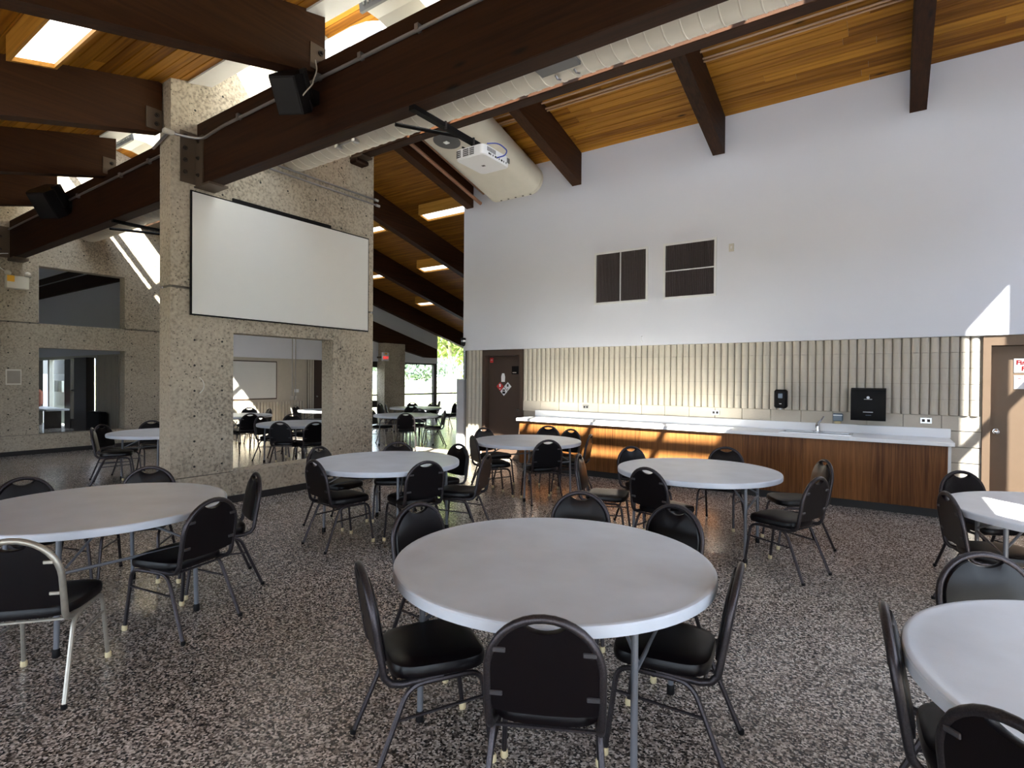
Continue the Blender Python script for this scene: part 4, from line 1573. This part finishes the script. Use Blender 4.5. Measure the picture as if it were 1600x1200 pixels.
CH = [
    # foreground table
    (-0.914, 1.526, 117, 'chair nearest the camera with its back to us at the foreground table', 'g1'),
    (-1.798, 1.513, 58, 'chair on the left of the foreground table, seat showing', 'g1'),
    (-0.498, 2.432, -172, 'chair on the right of the foreground table, back seen edge-on', 'g1'),
    (-2.401, 2.457, -8, 'chair behind the left rim of the foreground table', 'g1'),
    (-1.738, 3.385, -70, 'chair behind the far rim of the foreground table, middle one', 'g1'),
    (-1.069, 3.376, -105, 'chair behind the right rim of the foreground table', 'g1'),
    # lower right table
    (-0.005, 2.282, 3, 'chair at the left side of the lower right table', 'g2'),
    (0.363, 3.266, -65, 'chair behind the lower right table, bluish padded back', 'g2'),
    (0.255, 1.690, 50, 'chair cut off by the bottom right corner of the picture', 'g2'),
    # right table
    (0.527, 6.166, -55, 'chair between the counter end and the right table', 'g3'),
    (0.345, 4.911, 15, 'dark chair at the near left of the right table', 'g3'),
    # counter table
    (-1.748, 4.65, 75, 'chair with its back to us at the counter table', 'g4'),
    (-2.457, 6.016, -31, 'chair at the far left of the counter table', 'g4'),
    (-1.541, 6.66, -90, 'chair behind the counter table, against the cabinet', 'g4'),
    (-0.498, 6.19, -150, 'chair at the far right of the counter table', 'g4'),
    (-0.449, 5.038, 159, 'chair at the near right of the counter table, turned side-on', 'g4'),
    (-2.636, 5.054, 15, 'chair at the near left of the counter table, back seen edge-on', 'g4'),
    # table near brown door
    (-5.24, 6.842, -16, 'chair behind the brown-door table, left', 'g5'),
    (-4.643, 5.822, 55, 'chair at the left of the brown-door table, facing away', 'g5'),
    (-4.625, 7.813, -72, 'chair behind the brown-door table, by the cabinet end', 'g5'),
    (-4.048, 7.54, -100, 'chair behind the right rim of the brown-door table', 'g5'),
    (-3.43, 6.96, -165, 'chair at the right of the brown-door table, edge-on', 'g5'),
    (-3.55, 6.00, 140, 'chair in front of the brown-door table, back to us', 'g5'),
    # table by concrete wall
    (-4.421, 3.171, 82, 'chair at the near left of the table by the concrete wall', 'g6'),
    (-3.532, 3.754, 160, 'chair with its back to us at the table by the concrete wall', 'g6'),
    (-5.247, 3.821, 11, 'chair between the concrete wall and its table, below the opening', 'g6'),
    (-4.872, 4.675, -52, 'chair behind the table by the concrete wall, middle', 'g6'),
    (-4.167, 4.983, -100, 'chair at the far right of the table by the concrete wall', 'g6'),
    (-3.373, 4.482, -160, 'chair at the right of the table by the concrete wall, edge-on', 'g6'),
    # left table
    (-5.382, 1.316, 10, 'chair behind the left table at the picture edge', 'g7'),
    (-5.193, 2.11, -38, 'chair behind the left table, in front of the concrete wall end', 'g7'),
    (-4.181, 2.474, -108, 'chair at the right end of the left table, back seen edge-on', 'g7'),
    (-3.511, 1.792, -165, 'chair at the near right of the left table, side view', 'g7'),
    (-3.389, 0.782, 140, 'chair with pale metal frame cut by the left edge of the picture', 'g7'),
    # behind the pier
    (-9.696, 3.154, 66, 'nearer dark chair at the table behind the concrete wall end', 'g8'),
    (-10.223, 3.452, 31, 'further dark chair at the table behind the concrete wall end', 'g8'),
    (-10.55, 4.30, -11, 'chair behind the half-hidden table, top of back showing', 'g8'),
    # through the opening
    (-8.66, 5.53, 120, 'chair with its back to us in the concrete opening', 'g9'),
    (-10.10, 6.03, 20, 'edge-on chair at the left of the table in the concrete opening', 'g9'),
    (-10.35, 6.90, -25, 'chair behind the table in the concrete opening', 'g9'),
    (-8.14, 5.88, 160, 'chair at the right edge of the concrete opening', 'g9'),
    (-11.05, 6.38, 172, 'large dark chair at the left of the concrete opening', 'g9'),
    (-13.20, 7.60, -40, 'far chair at the left of the concrete opening', 'g9'),
    (-12.45, 7.68, -100, 'far edge-on chair near the left of the concrete opening', 'g9'),
    (-13.30, 8.95, 20, 'left of two chairs, sunlit edges painted pale, far behind in the concrete opening', 'g9'),
    (-12.80, 8.48, 60, 'right of two chairs, sunlit edges painted pale, far behind in the concrete opening', 'g9'),
    # gap
    (-8.73, 8.60, 130, 'chair with its back to us at the table in the gap', 'g10'),
    (-10.33, 9.02, 18, 'pale-framed chair at the left of the table in the gap', 'g10'),
    (-9.80, 10.12, -60, 'chair behind the table in the gap', 'g10'),
    (-8.80, 9.98, -130, 'chair at the right of the table in the gap', 'g10'),
    (-12.66, 11.38, 20, 'dark chair beside the far column, left one', 'g10'),
    (-12.10, 11.10, 50, 'dark chair in front of the far column', 'g10'),
    (-11.00, 11.05, 130, 'chair with its back to us at the far window table', 'g10'),
    (-12.45, 12.55, -40, 'left of the sunlit-rimmed chairs behind the far window table', 'g10'),
    (-11.75, 12.75, -75, 'right of the sunlit-rimmed chairs behind the far window table', 'g10'),
    (-12.60, 14.00, -150, 'chair turned side-on before the far window', 'g10'),
    (-11.50, 13.60, 180, 'chair half hidden by the grey locker', 'g10'),
]
GN = dict(g1='chairs at the foreground table', g2='chairs at the lower right table', g3='chairs at the right table', g4='chairs at the counter table',
          g5='chairs at the brown-door table', g6='chairs at the concrete wall table', g7='chairs at the left table', g8='chairs behind the concrete wall end',
          g9='chairs seen through the concrete opening', g10='chairs in the far gap')
for (x, y, a, lb, g) in CH:
    src = chairP if ('pale' in lb) else chair0
    place_chair(x, y, a, ('black vinyl ' if 'pale' not in lb else '') + lb, GN[g], src)

# ================================================================== FAR DETAILS
t = thing('whiteboard', 'whiteboard with dark edge on the far wall, seen through the concrete opening', 'whiteboard', (XE, 8.5, 0.95))
MB().box(XE, XE + 0.02, 7.45, 9.47, 0.95, 2.07).build('frame', 'brown', t)
MB().box(XE + 0.02, XE + 0.026, 7.48, 9.44, 0.985, 2.04).build('board', 'screen', t)
for i, y in enumerate((9.98, 10.09)):
    o = MB().tube([(XE + 0.02, y, 0.98), (XE + 0.02, y, 4.2)], 0.016).build('conduit', 'ductgrey')
    tag(o, ('left', 'right')[i] + ' of two vertical conduits right of the far whiteboard', 'conduit')
    MB().cbox(XE, XE + 0.06, y - 0.045 - 0.03 * (1 - i), y + 0.03, 0.90, 1.03, 0.006).build('outlet_box', 'almond', o)
o = MB().cbox(XE, XE + 0.03, 10.06, 10.20, 1.14, 1.24, 0.004).build('wall_plate', 'plastic')
tag(o, 'white wall plate right of the far conduits', 'outlet')
t = thing('exit_sign', 'lit exit sign with red letters beside the far column', 'exit sign', (XE + 0.45, 13.5, 2.1))
ey = 13.28
MB().cbox(XE + 0.36, XE + 0.43, ey - 0.05, ey + 0.24, 2.20, 2.50, 0.01).build('housing', 'plastic', t)
MB().box(XE + 0.43, XE + 0.436, ey + 0.04, ey + 0.15, 2.43, 2.48).build('indicator', 'yellow', t)
text('EXIT', 0.122, (XE + 0.434, ey - 0.036, 2.275), (R(90), 0, R(90)), 'exitred', parent=t)
MB().box(XE - 0.02, XE + 0.37, ey + 0.05, ey + 0.12, 2.30, 2.36).build('bracket', 'steel', t)
t = thing('grey_locker', 'tall pale grey locker standing past the left end of the white wall', 'locker', (-7.55, 9.3, 0))
MB().box(-7.66, -7.44, 9.05, 9.65, 0.0, 1.60).build('body', 'locker', t)
MB().cbox(-7.65, -7.45, 9.035, 9.05, 0.05, 1.57, 0.003).build('door', 'locker', t)
MB().box(-7.63, -7.615, 9.02, 9.035, 0.95, 1.05).build('handle', 'plastic', t)
t = thing('stacked_chair_cart', 'dark stacked seat leaning by the panel beyond the left opening', 'chair', (-17.9, 5.95, 0))
MB().cbox(-18.35, -17.45, 5.85, 6.05, 0.12, 0.62, 0.04).build('seat_back', 'black', t)
for x in (-18.25, -17.55):
    MB().tube([(x, 5.95, 0.0), (x, 5.95, 0.2)], 0.02).build('leg', 'frame', t)
t = thing('desk', 'small dark desk beyond the lower opening of the left concrete wall', 'desk', (-21.8, 5.9, 0))
MB().box(-22.8, -20.3, 5.5, 6.05, 0.55, 0.60).build('top', 'locker', t)
for x in (-22.7, -20.9):
    MB().box(x, x + 0.1, 5.6, 6.0, 0, 0.55).build('leg', 'mull', t)
t = MB().cbox(-22.95, -22.35, 5.6, 6.0, 0.60, 1.15, 0.08).build('cloth_bag', 'orange')
tag(t, 'dark red cloth bag on the desk beyond the left opening', 'bag')
t = thing('folding_panel', 'small pale panel on the partition beyond the far left glass', 'panel', (-21.7, 6.4, 0))
MB().box(-23.2, -22.9, 6.50, 6.56, 1.05, 1.42).build('panel', 'plastic', t)
MB().box(-22.85, -22.5, 6.50, 6.56, 1.05, 1.42).build('panel', 'frosted', t)

# ================================================================== OUTSIDE
gr = MB()
gr.quad((-120, -80, -0.22), (60, -80, -0.22), (60, 90, -0.22), (-120, 90, -0.22))
g = gr.build('lawn_ground', 'lawndark', None, fixn=False)
tag(g, 'sunlit lawn around the building', 'lawn', kind='structure')
hill = MB()
nx_, ny_ = 24, 24
for i in range(nx_ + 1):
    for j in range(ny_ + 1):
        x = -22 - 60 * i / nx_
        y = 6 + 60 * j / ny_
        d = max(0, (-x - 24)) 
        hill.v.append((x, y, -0.21 + 0.055 * d + 0.12 * math.sin(y * 0.3 + x * 0.2)* min(1, d / 10)))
for i in range(nx_):
    for j in range(ny_):
        a = i * (ny_ + 1) + j
        hill.f.append((a, a + 1, a + ny_ + 2, a + ny_ + 1))
h = hill.build('grass_bank', 'lawn', None, True, fixn=False)
tag(h, 'grass bank rising beyond the far windows', 'lawn', kind='structure')
p = MB().box(-21.5, -15.3, 12.0, 26.0, -0.20, -0.15).build('terrace_paving', 'paving')
tag(p, 'pale sunlit paving outside the far windows', 'paving', kind='structure')
p = MB().box(-26, 16, -22.0, -5.25, -0.20, -0.15).build('terrace_paving', 'paving')  # rear and right paving, out of view, added against green bounce light
tag(p, 'unseen grey paving along the rear windows, added to cut green bounce light', 'paving', kind='structure')
p = MB().box(2.85, 16, -5.25, 14, -0.20, -0.15).build('terrace_paving', 'paving')
tag(p, 'unseen grey paving along the right windows, added to cut green bounce light', 'paving', kind='structure')


def foliage(c, rx, ry, rz, n, s, mat, parent, name='foliage', shell=0.55):
    m = MB()
    rnd = random.Random(int(c[0] * 100 + c[1] * 7))
    lobes = [(rnd.uniform(-0.6, 0.6), rnd.uniform(-0.6, 0.6), rnd.uniform(-0.5, 0.6), rnd.uniform(0.35, 0.6)) for _ in range(9)]
    for _ in range(n):
        l = rnd.choice(lobes)
        u = Vector((rnd.gauss(0, 1), rnd.gauss(0, 1), rnd.gauss(0, 1))).normalized() * (l[3] * rnd.uniform(shell, 1.0))
        p = Vector((c[0] + (l[0] + u.x) * rx, c[1] + (l[1] + u.y) * ry, c[2] + (l[2] + u.z) * rz))
        a = Vector((rnd.gauss(0, 1), rnd.gauss(0, 1), rnd.gauss(0, 1))).normalized()
        b = a.orthogonal().normalized()
        k = s * rnd.uniform(0.6, 1.3)
        m.quad(p - a * k, p + b * k * 0.5, p + a * k, p - b * k * 0.5)
    return m.build(name, mat, parent, fixn=False)


def tree(x, y, z, h, r, label, mat, n=2600, s=0.16, trunk=True, name='leafy_tree', zl=0.62, rz=0.42):
    t = thing(name, label, 'tree', (x, y, z))
    if trunk:
        MB().tube([(x, y, z), (x + 0.05, y, z + h * 0.3), (x - 0.1, y + 0.1, z + h * 0.62)], [0.22, 0.17, 0.08], 8).build('trunk', 'bark', t, True)
        for i in range(4):
            a = i * 1.6
            MB().tube([(x, y, z + h * (0.28 + 0.06 * i)), (x + math.cos(a) * r * 0.5, y + math.sin(a) * r * 0.5, z + h * (0.55 + 0.07 * i))], [0.09, 0.03], 6).build('branch', 'bark', t, True)
    foliage((x, y, z + h * zl), r, r, h * rz, n, s, mat, t)


def hz(x):
    return -0.21 + 0.055 * max(0, (-x - 24))


tree(-26.5, 30.5, hz(-26.5), 8.5, 3.2, 'tall light green tree with a pale trunk outside the right far pane', 'leafy', 4200, 0.17, zl=0.68)
tree(-21.8, 29.0, 0, 3.6, 1.7, 'bright green shrub outside low in the right far pane', 'leafy', 2600, 0.13, False, 'shrub', 0.45, 0.5)
tree(-42, 40.0, hz(-42), 4.6, 5.2, 'dark spruce mass on the bank outside the far window', 'leafd', 4200, 0.22, False, 'spruce', 0.5, 0.45)
tree(-46, 34.0, hz(-46), 6.0, 4.0, 'light green tree on the bank outside, at the left of the far pane', 'leafy', 3200, 0.22)
tree(-44, 48.0, hz(-44), 9.0, 5.5, 'big pale green tree on the bank far behind the tall tree', 'leafy', 4200, 0.26)
tree(-34, 47.0, hz(-34), 10.0, 5.0, 'tall green tree behind, at the right end of the far window', 'leafy', 4200, 0.25)
tree(-34, 22.0, hz(-34), 8.0, 4.0, 'light green tree outside seen past the glass beyond the left opening', 'leafy', 2600, 0.22)
tree(-46, 24.0, hz(-46), 8.0, 5.0, 'broad green tree beyond the narrow pane left of the far column', 'leafy', 2600, 0.25)
o = MB().cbox(-38.4, -37.4, 33.0, 34.6, hz(-38) - 0.1, hz(-38) + 1.35, 0.05).build('utility_box', 'bluegrey')
tag(o, 'pale green utility box on the lawn outside the far window', 'utility box')
